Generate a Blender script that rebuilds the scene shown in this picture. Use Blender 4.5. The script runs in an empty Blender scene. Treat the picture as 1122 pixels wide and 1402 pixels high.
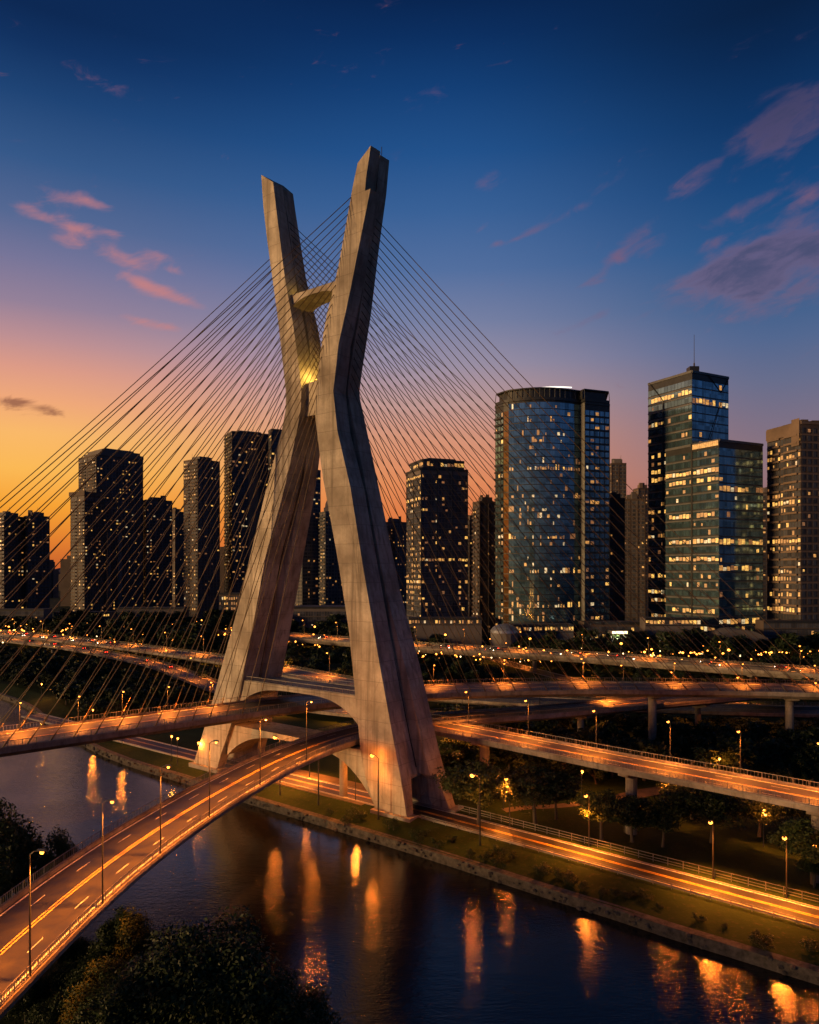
import bpy, math, random
import numpy as np
from mathutils import Vector, Matrix
R = math.radians
rnd = random.Random(7)
scn = bpy.context.scene
COL = scn.collection
CAMZ, HOR = 51.0, 780.0

# ------------------------------------------------------------------ measuring helpers
def gp(px, py, z):
    """point of the place at height z seen at picture position px, py"""
    Y = (CAMZ - z) * 1000.0 / (py - HOR)
    return ((px - 561.0) / 1000.0 * Y, Y, z)
def gx(px, Y):
    return (px - 561.0) / 1000.0 * Y
def gz(py, Y):
    return CAMZ + (HOR - py) / 1000.0 * Y
def lerp(a, b, t):
    return a + (b - a) * t
def interp(tab, x):
    if x <= tab[0][0]: return tab[0][1]
    for (x0, y0), (x1, y1) in zip(tab, tab[1:]):
        if x <= x1: return lerp(y0, y1, (x - x0) / (x1 - x0) if x1 > x0 else 1)
    return tab[-1][1]

# ------------------------------------------------------------------ node helpers
class NT:
    def __init__(s, tree): s.t = tree; s.n = tree.nodes; s.l = tree.links
    def new(s, typ, **kw):
        nd = s.n.new(typ)
        for k, v in kw.items(): setattr(nd, k, v)
        return nd
    def put(s, sock, v):
        if v is None: return
        if hasattr(v, 'is_linked'): s.l.new(v, sock)
        else: sock.default_value = v
    def math(s, op, a, b=None, c=None, clamp=False):
        nd = s.n.new('ShaderNodeMath'); nd.operation = op; nd.use_clamp = clamp
        s.put(nd.inputs[0], a); s.put(nd.inputs[1], b)
        if c is not None: s.put(nd.inputs[2], c)
        return nd.outputs[0]
    def mix(s, f, a, b, mode='MIX'):
        nd = s.n.new('ShaderNodeMix'); nd.data_type = 'RGBA'; nd.blend_type = mode
        s.put(nd.inputs[0], f); s.put(nd.inputs[6], a); s.put(nd.inputs[7], b)
        return nd.outputs[2]
    def ramp(s, f, stops, interp='LINEAR'):
        nd = s.n.new('ShaderNodeValToRGB'); cr = nd.color_ramp; cr.interpolation = interp
        cr.elements[0].position = stops[0][0]; cr.elements[0].color = stops[0][1]
        cr.elements[1].position = stops[-1][0]; cr.elements[1].color = stops[-1][1]
        for p, c in stops[1:-1]:
            e = cr.elements.new(p); e.color = c
        s.put(nd.inputs[0], f)
        return nd.outputs[0]
    def noise(s, vec, scale, detail=3, rough=.55, dist=0.0):
        nd = s.n.new('ShaderNodeTexNoise')
        s.put(nd.inputs['Vector'], vec)
        nd.inputs['Scale'].default_value = scale; nd.inputs['Detail'].default_value = detail
        nd.inputs['Roughness'].default_value = rough; nd.inputs['Distortion'].default_value = dist
        return nd.outputs['Fac']
    def maprange(s, v, a, b, c=0., d=1., smooth=False):
        nd = s.n.new('ShaderNodeMapRange')
        if smooth: nd.interpolation_type = 'SMOOTHSTEP'
        s.put(nd.inputs[0], v)
        for i, q in enumerate((a, b, c, d)): s.put(nd.inputs[i + 1], q)
        return nd.outputs[0]
    def mapping(s, vec, scale=(1, 1, 1), rot=(0, 0, 0)):
        nd = s.n.new('ShaderNodeMapping'); s.put(nd.inputs['Vector'], vec)
        nd.inputs['Scale'].default_value = scale; nd.inputs['Rotation'].default_value = rot
        return nd.outputs[0]
    def bump(s, h, strength=.3, dist=.1):
        nd = s.n.new('ShaderNodeBump'); s.put(nd.inputs['Height'], h)
        nd.inputs['Strength'].default_value = strength; nd.inputs['Distance'].default_value = dist
        return nd.outputs[0]

def rgb(r, g, b): return (r, g, b, 1.0)
def srgb(r, g, b):
    f = lambda c: (c / 255 / 12.92) if c / 255 <= .04045 else ((c / 255 + .055) / 1.055) ** 2.4
    return (f(r), f(g), f(b), 1.0)

MATS = {}
def material(name):
    m = bpy.data.materials.new(name); m.use_nodes = True
    MATS[name] = m
    nt = NT(m.node_tree)
    bs = m.node_tree.nodes['Principled BSDF']
    return m, nt, bs
def pos(nt):
    return nt.new('ShaderNodeNewGeometry').outputs['Position']
def objco(nt):
    return nt.new('ShaderNodeTexCoord').outputs['Object']

def simple(name, col, rough=.6, metal=0., var=.25, scale=.6, spec=.5, bump=0., stretch=(1, 1, 1), col2=None):
    m, nt, bs = material(name)
    v = nt.mapping(objco(nt), stretch)
    n = nt.noise(v, scale, 5, .6)
    c2 = col2 or (col[0] * (1 - var), col[1] * (1 - var), col[2] * (1 - var), 1)
    c1 = (min(1, col[0] * (1 + var)), min(1, col[1] * (1 + var)), min(1, col[2] * (1 + var)), 1)
    nt.put(bs.inputs['Base Color'], nt.mix(nt.maprange(n, .3, .7), c2, c1))
    bs.inputs['Roughness'].default_value = rough
    bs.inputs['Metallic'].default_value = metal
    bs.inputs['Specular IOR Level'].default_value = spec
    if bump: nt.put(bs.inputs['Normal'], nt.bump(nt.noise(v, scale * 6, 4), bump, .05))
    return m
def emitter(name, col, strength, base=(.5, .4, .3, 1), vary=0):
    m, nt, bs = material(name)
    bs.inputs['Base Color'].default_value = base
    bs.inputs['Roughness'].default_value = .4
    bs.inputs['Emission Color'].default_value = col
    if vary:
        # blinds, ceilings and furniture inside each lit room break the brightness up
        n = nt.noise(nt.mapping(pos(nt), (.45, .45, .9)), 1.0, 3, .7)
        nt.put(bs.inputs['Emission Strength'], nt.math('MULTIPLY', nt.maprange(n, .3, .68, .12, 1.3), strength))
    else:
        bs.inputs['Emission Strength'].default_value = strength
    m.cycles.emission_sampling = 'NONE' if vary else 'AUTO'
    return m

# concrete of the mast: pour joints, form boards, streaks and stains
def concrete(name, base, joints=4.2, stain=.5):
    m, nt, bs = material(name)
    p = pos(nt)
    sep = nt.new('ShaderNodeSeparateXYZ'); nt.put(sep.inputs[0], p)
    z = sep.outputs[2]
    big = nt.noise(p, .11, 5, .6)
    fine = nt.noise(p, 1.7, 5, .65)
    streak = nt.noise(nt.mapping(p, (1.1, 1.1, .045)), .9, 5, .62)
    wob = nt.math('MULTIPLY_ADD', nt.noise(p, .7, 2), .16, z)
    saw = nt.math('ABSOLUTE', nt.math('SUBTRACT', nt.math('FRACT', nt.math('DIVIDE', wob, joints)), .5))
    line = nt.maprange(saw, .0, .016, 1., 0.)
    band = nt.noise(nt.mapping(p, (.0, .0, 1.0 / joints)), 1.0, 1, .3)
    bv = nt.new('ShaderNodeCombineXYZ'); nt.put(bv.inputs[2], nt.math('FLOOR', nt.math('ADD', nt.math('DIVIDE', wob, joints), .5)))
    wn = nt.new('ShaderNodeTexWhiteNoise'); nt.put(wn.inputs['Vector'], bv.outputs[0])
    dark = (base[0] * .52, base[1] * .49, base[2] * .46, 1)
    lite = (base[0] * 1.18, base[1] * 1.16, base[2] * 1.12, 1)
    c = nt.mix(nt.maprange(big, .36, .64), dark, lite)
    c = nt.mix(nt.maprange(nt.noise(p, .5, 6, .7), .5, .72, 0, .55), c, (base[0] * .62, base[1] * .6, base[2] * .58, 1))
    c = nt.mix(nt.math('MULTIPLY', nt.maprange(streak, .47, .68), stain), c, (base[0] * .3, base[1] * .28, base[2] * .26, 1))
    c = nt.mix(nt.math('MULTIPLY', nt.maprange(fine, .45, .8), .35), c, dark)
    c = nt.mix(nt.math('MULTIPLY', nt.maprange(wn.outputs['Value'], .2, 1.), .22), c, dark)
    c = nt.mix(nt.math('MULTIPLY', line, .8), c, (base[0] * .28, base[1] * .26, base[2] * .24, 1))
    vor = nt.new('ShaderNodeTexVoronoi'); vor.feature = 'DISTANCE_TO_EDGE'
    nt.put(vor.inputs['Vector'], nt.mapping(nt.mix(.12, p, nt.new('ShaderNodeTexNoise').outputs['Color'], 'ADD'), (.16, .16, .03)))
    vor.inputs['Scale'].default_value = 1.0
    crack = nt.math('MULTIPLY', nt.maprange(vor.outputs['Distance'], .0, .012, 1., 0.), nt.maprange(nt.noise(p, .06, 2), .48, .6))
    c = nt.mix(nt.math('MULTIPLY', crack, .35), c, (base[0] * .2, base[1] * .19, base[2] * .18, 1))
    nt.put(bs.inputs['Base Color'], c)
    bs.inputs['Roughness'].default_value = .82
    bs.inputs['Specular IOR Level'].default_value = .25
    h = nt.math('ADD', nt.math('MULTIPLY', fine, .5), nt.math('MULTIPLY', line, -.9))
    nt.put(bs.inputs['Normal'], nt.bump(nt.math('SUBTRACT', h, crack), .55, .08))
    return m
M = {}
M['mast'] = concrete('mast_concrete', (.52, .48, .42), stain=.75)
M['deck'] = concrete('deck_concrete', (.30, .275, .25), 1.9, .65)
M['pale'] = simple('pale_concrete', rgb(.26, .24, .22), .85, scale=.3, bump=.2)
M['stone'] = simple('bank_stone', rgb(.085, .075, .065), .9, var=.6, scale=1.1, bump=.8)

def asphalt():
    m, nt, bs = material('asphalt')
    p = pos(nt)
    a = nt.noise(p, .35, 5, .6); b = nt.noise(p, 9, 3)
    c = nt.mix(nt.maprange(a, .35, .68), rgb(.014, .014, .015), rgb(.040, .037, .034))
    c = nt.mix(nt.math('MULTIPLY', nt.maprange(b, .4, .7), .2), c, rgb(.06, .056, .052))
    nt.put(bs.inputs['Base Color'], c)
    nt.put(bs.inputs['Roughness'], nt.maprange(a, .3, .7, .42, .62))
    nt.put(bs.inputs['Normal'], nt.bump(b, .25, .02))
    return m
M['asphalt'] = asphalt()
def paint(name, col):
    m, nt, bs = material(name)
    n = nt.noise(pos(nt), 2.2, 4, .7)
    nt.put(bs.inputs['Base Color'], nt.mix(nt.maprange(n, .5, .72), col, rgb(.12, .11, .10)))
    bs.inputs['Roughness'].default_value = .45
    return m
M['white_line'] = paint('white_line_trail_paint', rgb(.80, .78, .72))  # road lines, painted bright to stand in for traffic light trails as well
M['yellow_line'] = paint('yellow_line_trail_paint', rgb(.78, .46, .08))  # centre lines that double as the continuous orange light trail, put into paint
M['rail'] = simple('galvanised_rail', rgb(.22, .21, .20), .5, .5, scale=2)
M['post'] = simple('lamp_post_steel', rgb(.05, .05, .05), .45, .6, scale=2)
M['dark_steel'] = simple('dark_steel', rgb(.06, .06, .065), .5, .5)
M['cable'] = simple('cable_sheath', rgb(.13, .085, .035), .5, 0, scale=.4)
SOD = (1.0, .235, .024, 1)
M['lamp'] = emitter('sodium_lamp', (1.0, .27, .03, 1), 7)
M['lamp_small'] = emitter('distant_lamp', (1.0, .30, .035, 1), 8)
M['lamp_white'] = emitter('white_lamp', (1.0, .70, .32, 1), 4)
M['flood'] = emitter('flood_lens', (1.0, .55, .08, 1), 8)
M['led'] = emitter('roof_light_tube', (1.0, .93, .82, 1), 1.6)
M['w0'] = emitter('lit_room_bright', (1.0, .52, .10, 1), 1.3, vary=1)
M['w1'] = emitter('lit_room_warm', (1.0, .44, .085, 1), .72, vary=1)
M['w2'] = emitter('lit_room_dim', (1.0, .38, .085, 1), .26, vary=1)
M['w3'] = emitter('lit_room_white', (1.0, .74, .38, 1), .9, vary=1)
def glass(name, col, rough=.1, metal=.55, wav=.02):
    m, nt, bs = material(name)
    p = pos(nt)
    n = nt.noise(nt.mapping(p, (.22, .22, .16)), 1.0, 2)
    cell = nt.new('ShaderNodeTexWhiteNoise')
    v = nt.new('ShaderNodeVectorMath'); v.operation = 'SNAP'
    nt.put(v.inputs[0], p); v.inputs[1].default_value = (3.1, 3.1, 4.2)
    nt.put(cell.inputs['Vector'], v.outputs[0])
    k = nt.maprange(cell.outputs['Value'], 0, 1, .55, 1.25)
    nd = nt.new('ShaderNodeVectorMath'); nd.operation = 'SCALE'
    nd.inputs[0].default_value = col[:3]; nt.put(nd.inputs['Scale'], k)
    nt.put(bs.inputs['Base Color'], nd.outputs[0])
    bs.inputs['Metallic'].default_value = metal
    bs.inputs['Roughness'].default_value = rough
    nt.put(bs.inputs['Normal'], nt.bump(n, wav, 1.0))
    return m
M['glass_blue'] = glass('blue_glass', rgb(.19, .35, .44), .10, .78)
M['glass_dark'] = glass('dark_glass', rgb(.07, .08, .105), .30, .08)
MATS['dark_glass'].node_tree.nodes['Principled BSDF'].inputs['Specular IOR Level'].default_value = .12
MATS['dark_glass'].node_tree.nodes['Principled BSDF'].inputs['Roughness'].default_value = .5
M['glass_brown'] = glass('bronze_glass', rgb(.30, .17, .07), .12, .8)
M['wall_dark'] = simple('dark_render', rgb(.115, .105, .11), .75, scale=.05, var=.3)  # base colour raised in place of the haze over the skyline
M['wall_brown'] = simple('brown_render', rgb(.085, .065, .056), .8, scale=.05, var=.3)
M['wall_grey'] = simple('grey_render', rgb(.13, .125, .13), .8, scale=.05, var=.3)
M['wall_tan'] = simple('tan_render', rgb(.16, .12, .095), .8, scale=.05, var=.3)
M['frame_dark'] = simple('dark_frame', rgb(.035, .04, .045), .45, .4, scale=.3)
M['frame_grey'] = simple('grey_spandrel', rgb(.10, .11, .12), .5, .2, scale=.1)
def leaf(name, a, b):
    m, nt, bs = material(name)
    n = nt.noise(pos(nt), .55, 3); n2 = nt.noise(pos(nt), 4.0, 2)
    c = nt.mix(nt.maprange(n, .35, .65), a, b)
    c = nt.mix(nt.maprange(n2, .4, .75, 0, .5), c, (b[0] * 1.5, b[1] * 1.35, b[2], 1))
    nt.put(bs.inputs['Base Color'], c)
    bs.inputs['Roughness'].default_value = .55
    bs.inputs['Specular IOR Level'].default_value = .3
    return m
M['leaf'] = leaf('leaf_green', rgb(.014, .030, .008), rgb(.030, .050, .014))
M['leaf_dark'] = leaf('leaf_dark', rgb(.010, .022, .008), rgb(.020, .036, .012))
M['leaf_park'] = leaf('leaf_park', rgb(.030, .052, .014), rgb(.062, .088, .026))
M['bark'] = simple('bark', rgb(.07, .052, .038), .9, scale=2, stretch=(1, 1, .2), bump=.5)
def grass():
    m, nt, bs = material('grass')
    p = pos(nt)
    a = nt.noise(p, .05, 5, .6); b = nt.noise(p, 1.3, 4, .7)
    c = nt.mix(nt.maprange(a, .35, .65), rgb(.013, .028, .007), rgb(.034, .056, .015))
    c = nt.mix(nt.maprange(b, .55, .75, 0, .6), c, rgb(.08, .065, .035))
    nt.put(bs.inputs['Base Color'], c); bs.inputs['Roughness'].default_value = .9
    bs.inputs['Specular IOR Level'].default_value = .1
    nt.put(bs.inputs['Normal'], nt.bump(b, .8, .15))
    return m
M['grass'] = grass()
M['path'] = simple('path_earth', rgb(.10, .075, .05), .9, var=.3, scale=.5, bump=.3)
def water():
    m, nt, bs = material('river_water')
    p = pos(nt)
    bs.inputs['Base Color'].default_value = rgb(.010, .011, .011)
    bs.inputs['IOR'].default_value = 1.46
    a = nt.noise(nt.mapping(p, (.38, 1, 1), (0, 0, R(6))), .6, 4, .6)
    b = nt.noise(nt.mapping(p, (.40, 1, 1), (0, 0, R(-8))), 2.6, 3, .55)
    calm = nt.maprange(nt.noise(p, .022, 3), .35, .65, .35, 1.)
    f3 = nt.noise(nt.mapping(p, (.5, 1, 1)), 7.5, 2)
    h = nt.math('MULTIPLY', nt.math('ADD', nt.math('MULTIPLY', a, .6), nt.math('MULTIPLY_ADD', b, .45, nt.math('MULTIPLY', f3, .22))), calm)
    nt.put(bs.inputs['Normal'], nt.bump(h, .85, .13))
    bs.inputs['Roughness'].default_value = .05
    bs.inputs['Specular IOR Level'].default_value = .5
    return m
M['water'] = water()
M['tail'] = emitter('tail_lamp', (1, .03, .01, 1), 14)
M['head'] = emitter('head_lamp', (1, .78, .5, 1), 26)
M['tyre'] = simple('tyre', rgb(.02, .02, .02), .8)
M['car_glass'] = simple('car_glass', rgb(.015, .018, .02), .1)
CARP = [simple('car_paint_' + n, c, .3, .3, var=.05) for n, c in
        (('grey', rgb(.07, .07, .075)), ('black', rgb(.015, .015, .017)), ('blue', rgb(.02, .03, .06)), ('red', rgb(.12, .012, .01)))]

# ------------------------------------------------------------------ mesh builder
class MB:
    def __init__(s): s.v = []; s.f = []; s.m = []; s.cur = 0
    def add(s, vs, fs):
        o = len(s.v); s.v.extend(vs)
        for f in fs: s.f.append(tuple(i + o for i in f)); s.m.append(s.cur)
    def hexa(s, c):     # 8 corners: bottom ring 0-3, top ring 4-7
        s.add(c, [(3, 2, 1, 0), (4, 5, 6, 7), (0, 1, 5, 4), (1, 2, 6, 5), (2, 3, 7, 6), (3, 0, 4, 7)])
    def box(s, x0, x1, y0, y1, z0, z1):
        s.hexa([(x0, y0, z0), (x1, y0, z0), (x1, y1, z0), (x0, y1, z0), (x0, y0, z1), (x1, y0, z1), (x1, y1, z1), (x0, y1, z1)])
    def obox(s, a, b, w0, w1, z0, z1):
        """box along plan line a-b, from w0 to w1 to its left"""
        d = Vector((b[0] - a[0], b[1] - a[1])); L = d.length or 1; n = Vector((-d.y, d.x)) / L
        q = lambda p, w, z: (p[0] + n.x * w, p[1] + n.y * w, z)
        s.hexa([q(a, w0, z0), q(b, w0, z0), q(b, w1, z0), q(a, w1, z0), q(a, w0, z1), q(b, w0, z1), q(b, w1, z1), q(a, w1, z1)])
    def prism(s, poly, z0, z1):
        n = len(poly)
        vs = [(p[0], p[1], z0) for p in poly] + [(p[0], p[1], z1) for p in poly]
        s.add(vs, [tuple(range(n))[::-1], tuple(range(n, 2 * n))] + [(i, (i + 1) % n, n + (i + 1) % n, n + i) for i in range(n)])
    def loft(s, rings, cap=True):
        n = len(rings[0]); vs = [p for r in rings for p in r]; fs = []
        for k in range(len(rings) - 1):
            for i in range(n):
                j = (i + 1) % n
                fs.append((k * n + i, k * n + j, (k + 1) * n + j, (k + 1) * n + i))
        if cap:
            fs.append(tuple(range(n))[::-1]); fs.append(tuple(range((len(rings) - 1) * n, len(rings) * n)))
        s.add(vs, fs)
    def tube(s, pts, rad, n=6, cap=True):
        rings = []
        for i, p in enumerate(pts):
            p = Vector(p)
            d = (Vector(pts[min(i + 1, len(pts) - 1)]) - Vector(pts[max(i - 1, 0)])).normalized()
            a = Vector((0, 0, 1)) if abs(d.z) < .9 else Vector((1, 0, 0))
            x = d.cross(a).normalized(); y = x.cross(d)
            r = rad[i] if isinstance(rad, (list, tuple)) else rad
            rings.append([tuple(p + (x * math.cos(t) + y * math.sin(t)) * r) for t in [2 * math.pi * k / n for k in range(n)]])
        s.loft(rings, cap)
    def ball(s, c, r, n=8, m=5, sz=1.0):
        rings = []
        for k in range(m + 1):
            a = -math.pi / 2 + math.pi * (k + .02) / (m + .04)
            rings.append([(c[0] + r * math.cos(a) * math.cos(t), c[1] + r * math.cos(a) * math.sin(t), c[2] + r * sz * math.sin(a)) for t in [2 * math.pi * i / n for i in range(n)]])
        s.loft(rings)
    def build(s, name, mats, parent=None, smooth=False, origin=None):
        """world-coordinate geometry; stored relative to its parent's origin"""
        me = bpy.data.meshes.new(name)
        off = Vector((0, 0, 0))
        if parent is not None: off = wloc(parent)
        elif origin is not None: off = Vector(origin)
        vs = s.v if off.length == 0 else [(x - off.x, y - off.y, z - off.z) for x, y, z in s.v]
        me.from_pydata(vs, [], s.f)
        if not isinstance(mats, (list, tuple)): mats = [mats]
        for m in mats: me.materials.append(m)
        if len(mats) > 1: me.polygons.foreach_set('material_index', s.m)
        if smooth: me.polygons.foreach_set('use_smooth', [True] * len(me.polygons))
        me.update()
        o = bpy.data.objects.new(name, me); COL.objects.link(o)
        if parent is not None: o.parent = parent
        elif origin is not None: o.location = origin
        return o
def wloc(o):
    v = Vector((0, 0, 0))
    while o is not None:
        v += Vector(o.location); o = o.parent
    return v
def tag(o, label=None, cat=None, group=None, kind=None):
    if label: o['label'] = label
    if cat: o['category'] = cat
    if group: o['group'] = group
    if kind: o['kind'] = kind
    return o
def thing(name, label, cat, loc=(0, 0, 0), group=None):
    o = bpy.data.objects.new(name, None); COL.objects.link(o); o.location = loc
    o.empty_display_size = .5
    return tag(o, label, cat, group)
def kids(o): return [c for c in bpy.data.objects if c.parent == o]
def tree_of(o): return (o, [tree_of(c) for c in kids(o)])
def copy_tree(t, parent=None):
    c = t[0].copy(); COL.objects.link(c)
    if parent is not None: c.parent = parent
    for k in t[1]: copy_tree(k, c)
    return c
def point_light(name, parent, loc, power, col=SOD[:3], rad=.25):
    L = bpy.data.lights.new(name, 'POINT'); L.energy = power; L.color = col; L.shadow_soft_size = rad
    o = bpy.data.objects.new(name, L); COL.objects.link(o); o.parent = parent; o.location = loc
    return o
def structure(name, mb, mat):
    return tag(mb.build(name, mat), kind='structure')

# ------------------------------------------------------------------ paths and ribbons
def smooth_path(pts, step=3.0):
    P = [Vector(p) for p in pts]
    P = [P[0] * 2 - P[1]] + P + [P[-1] * 2 - P[-2]]
    out = []
    for i in range(1, len(P) - 2):
        n = max(2, int((P[i + 1] - P[i]).length / step))
        for k in range(n):
            t = k / n
            out.append(.5 * ((2 * P[i]) + (P[i + 1] - P[i - 1]) * t + (2 * P[i - 1] - 5 * P[i] + 4 * P[i + 1] - P[i + 2]) * t * t + (3 * P[i] - P[i - 1] - 3 * P[i + 1] + P[i + 2]) * t ** 3))
    out.append(P[-2])
    return out
class Path:
    def __init__(s, pts, step=3.0):
        s.p = smooth_path(pts, step)
        s.n = []
        for i in range(len(s.p)):
            d = s.p[min(i + 1, len(s.p) - 1)] - s.p[max(i - 1, 0)]
            d.z = 0; d.normalize(); s.n.append(Vector((-d.y, d.x, 0)))     # left of travel
        s.s = [0]
        for a, b in zip(s.p, s.p[1:]): s.s.append(s.s[-1] + (b - a).length)
    def at(s, d, off=0., dz=0.):
        d = max(0, min(s.s[-1] - 1e-4, d))
        import bisect
        i = min(len(s.p) - 2, bisect.bisect_right(s.s, d) - 1)
        t = (d - s.s[i]) / (s.s[i + 1] - s.s[i])
        p = s.p[i].lerp(s.p[i + 1], t) + s.n[i].lerp(s.n[i + 1], t) * off
        return (p.x, p.y, p.z + dz)
    def dir(s, d):
        a = Vector(s.at(d - .5)); b = Vector(s.at(d + .5)); return (b - a).normalized()
    def near(s, x, y):
        i = min(range(len(s.p)), key=lambda k: (s.p[k].x - x) ** 2 + (s.p[k].y - y) ** 2)
        return s.s[i]
    def len(s): return s.s[-1]
def ribbon(mb, path, o0, o1, dz, d0=0, d1=None, step=3.0):
    d1 = path.len() if d1 is None else min(d1, path.len())
    n = max(1, int((d1 - d0) / step)); vs = []; fs = []
    for i in range(n + 1):
        d = lerp(d0, d1, i / n)
        vs += [path.at(d, o0, dz), path.at(d, o1, dz)]
    for i in range(n): fs.append((2 * i, 2 * i + 2, 2 * i + 3, 2 * i + 1) if o1 > o0 else (2 * i + 1, 2 * i + 3, 2 * i + 2, 2 * i))
    mb.add(vs, fs)
def section(mb, path, prof, d0=0, d1=None, step=3.0):
    """sweep a closed profile [(off, dz)...] along the path"""
    d1 = path.len() if d1 is None else min(d1, path.len())
    n = max(1, int((d1 - d0) / step))
    mb.loft([[path.at(lerp(d0, d1, i / n), o, z) for o, z in prof] for i in range(n + 1)])
def dashes(mb, path, off, dz, w=.16, on=3.5, gap=5.5, d0=0, d1=None):
    d = d0; d1 = d1 or path.len()
    while d + on < d1:
        ribbon(mb, path, off - w / 2, off + w / 2, dz, d, d + on, 1.8); d += on + gap
def railing(path, off, base, h, every, parent, name='railing', balusters=0, d0=0, d1=None, mat=None, thick=.07):
    mb = MB(); d1 = d1 or path.len()
    for z in ((h, h * .62, h * .3) if not balusters else (h, .14)):
        section(mb, path, [(off - thick / 2, base + z - thick), (off + thick / 2, base + z - thick), (off + thick / 2, base + z), (off - thick / 2, base + z)], d0, d1, 2.0)
    d = d0 + .3
    while d < d1:
        a = path.at(d, off, base - .02)
        mb.box(a[0] - thick * .7, a[0] + thick * .7, a[1] - thick * .7, a[1] + thick * .7, a[2], a[2] + h + .05); d += every
    if balusters:
        d = d0 + .3
        while d < d1:
            a = path.at(d, off, base + .1)
            mb.box(a[0] - .02, a[0] + .02, a[1] - .02, a[1] + .02, a[2], a[2] + h - .15); d += balusters
    return mb.build(name, mat or M['rail'], parent)

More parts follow.
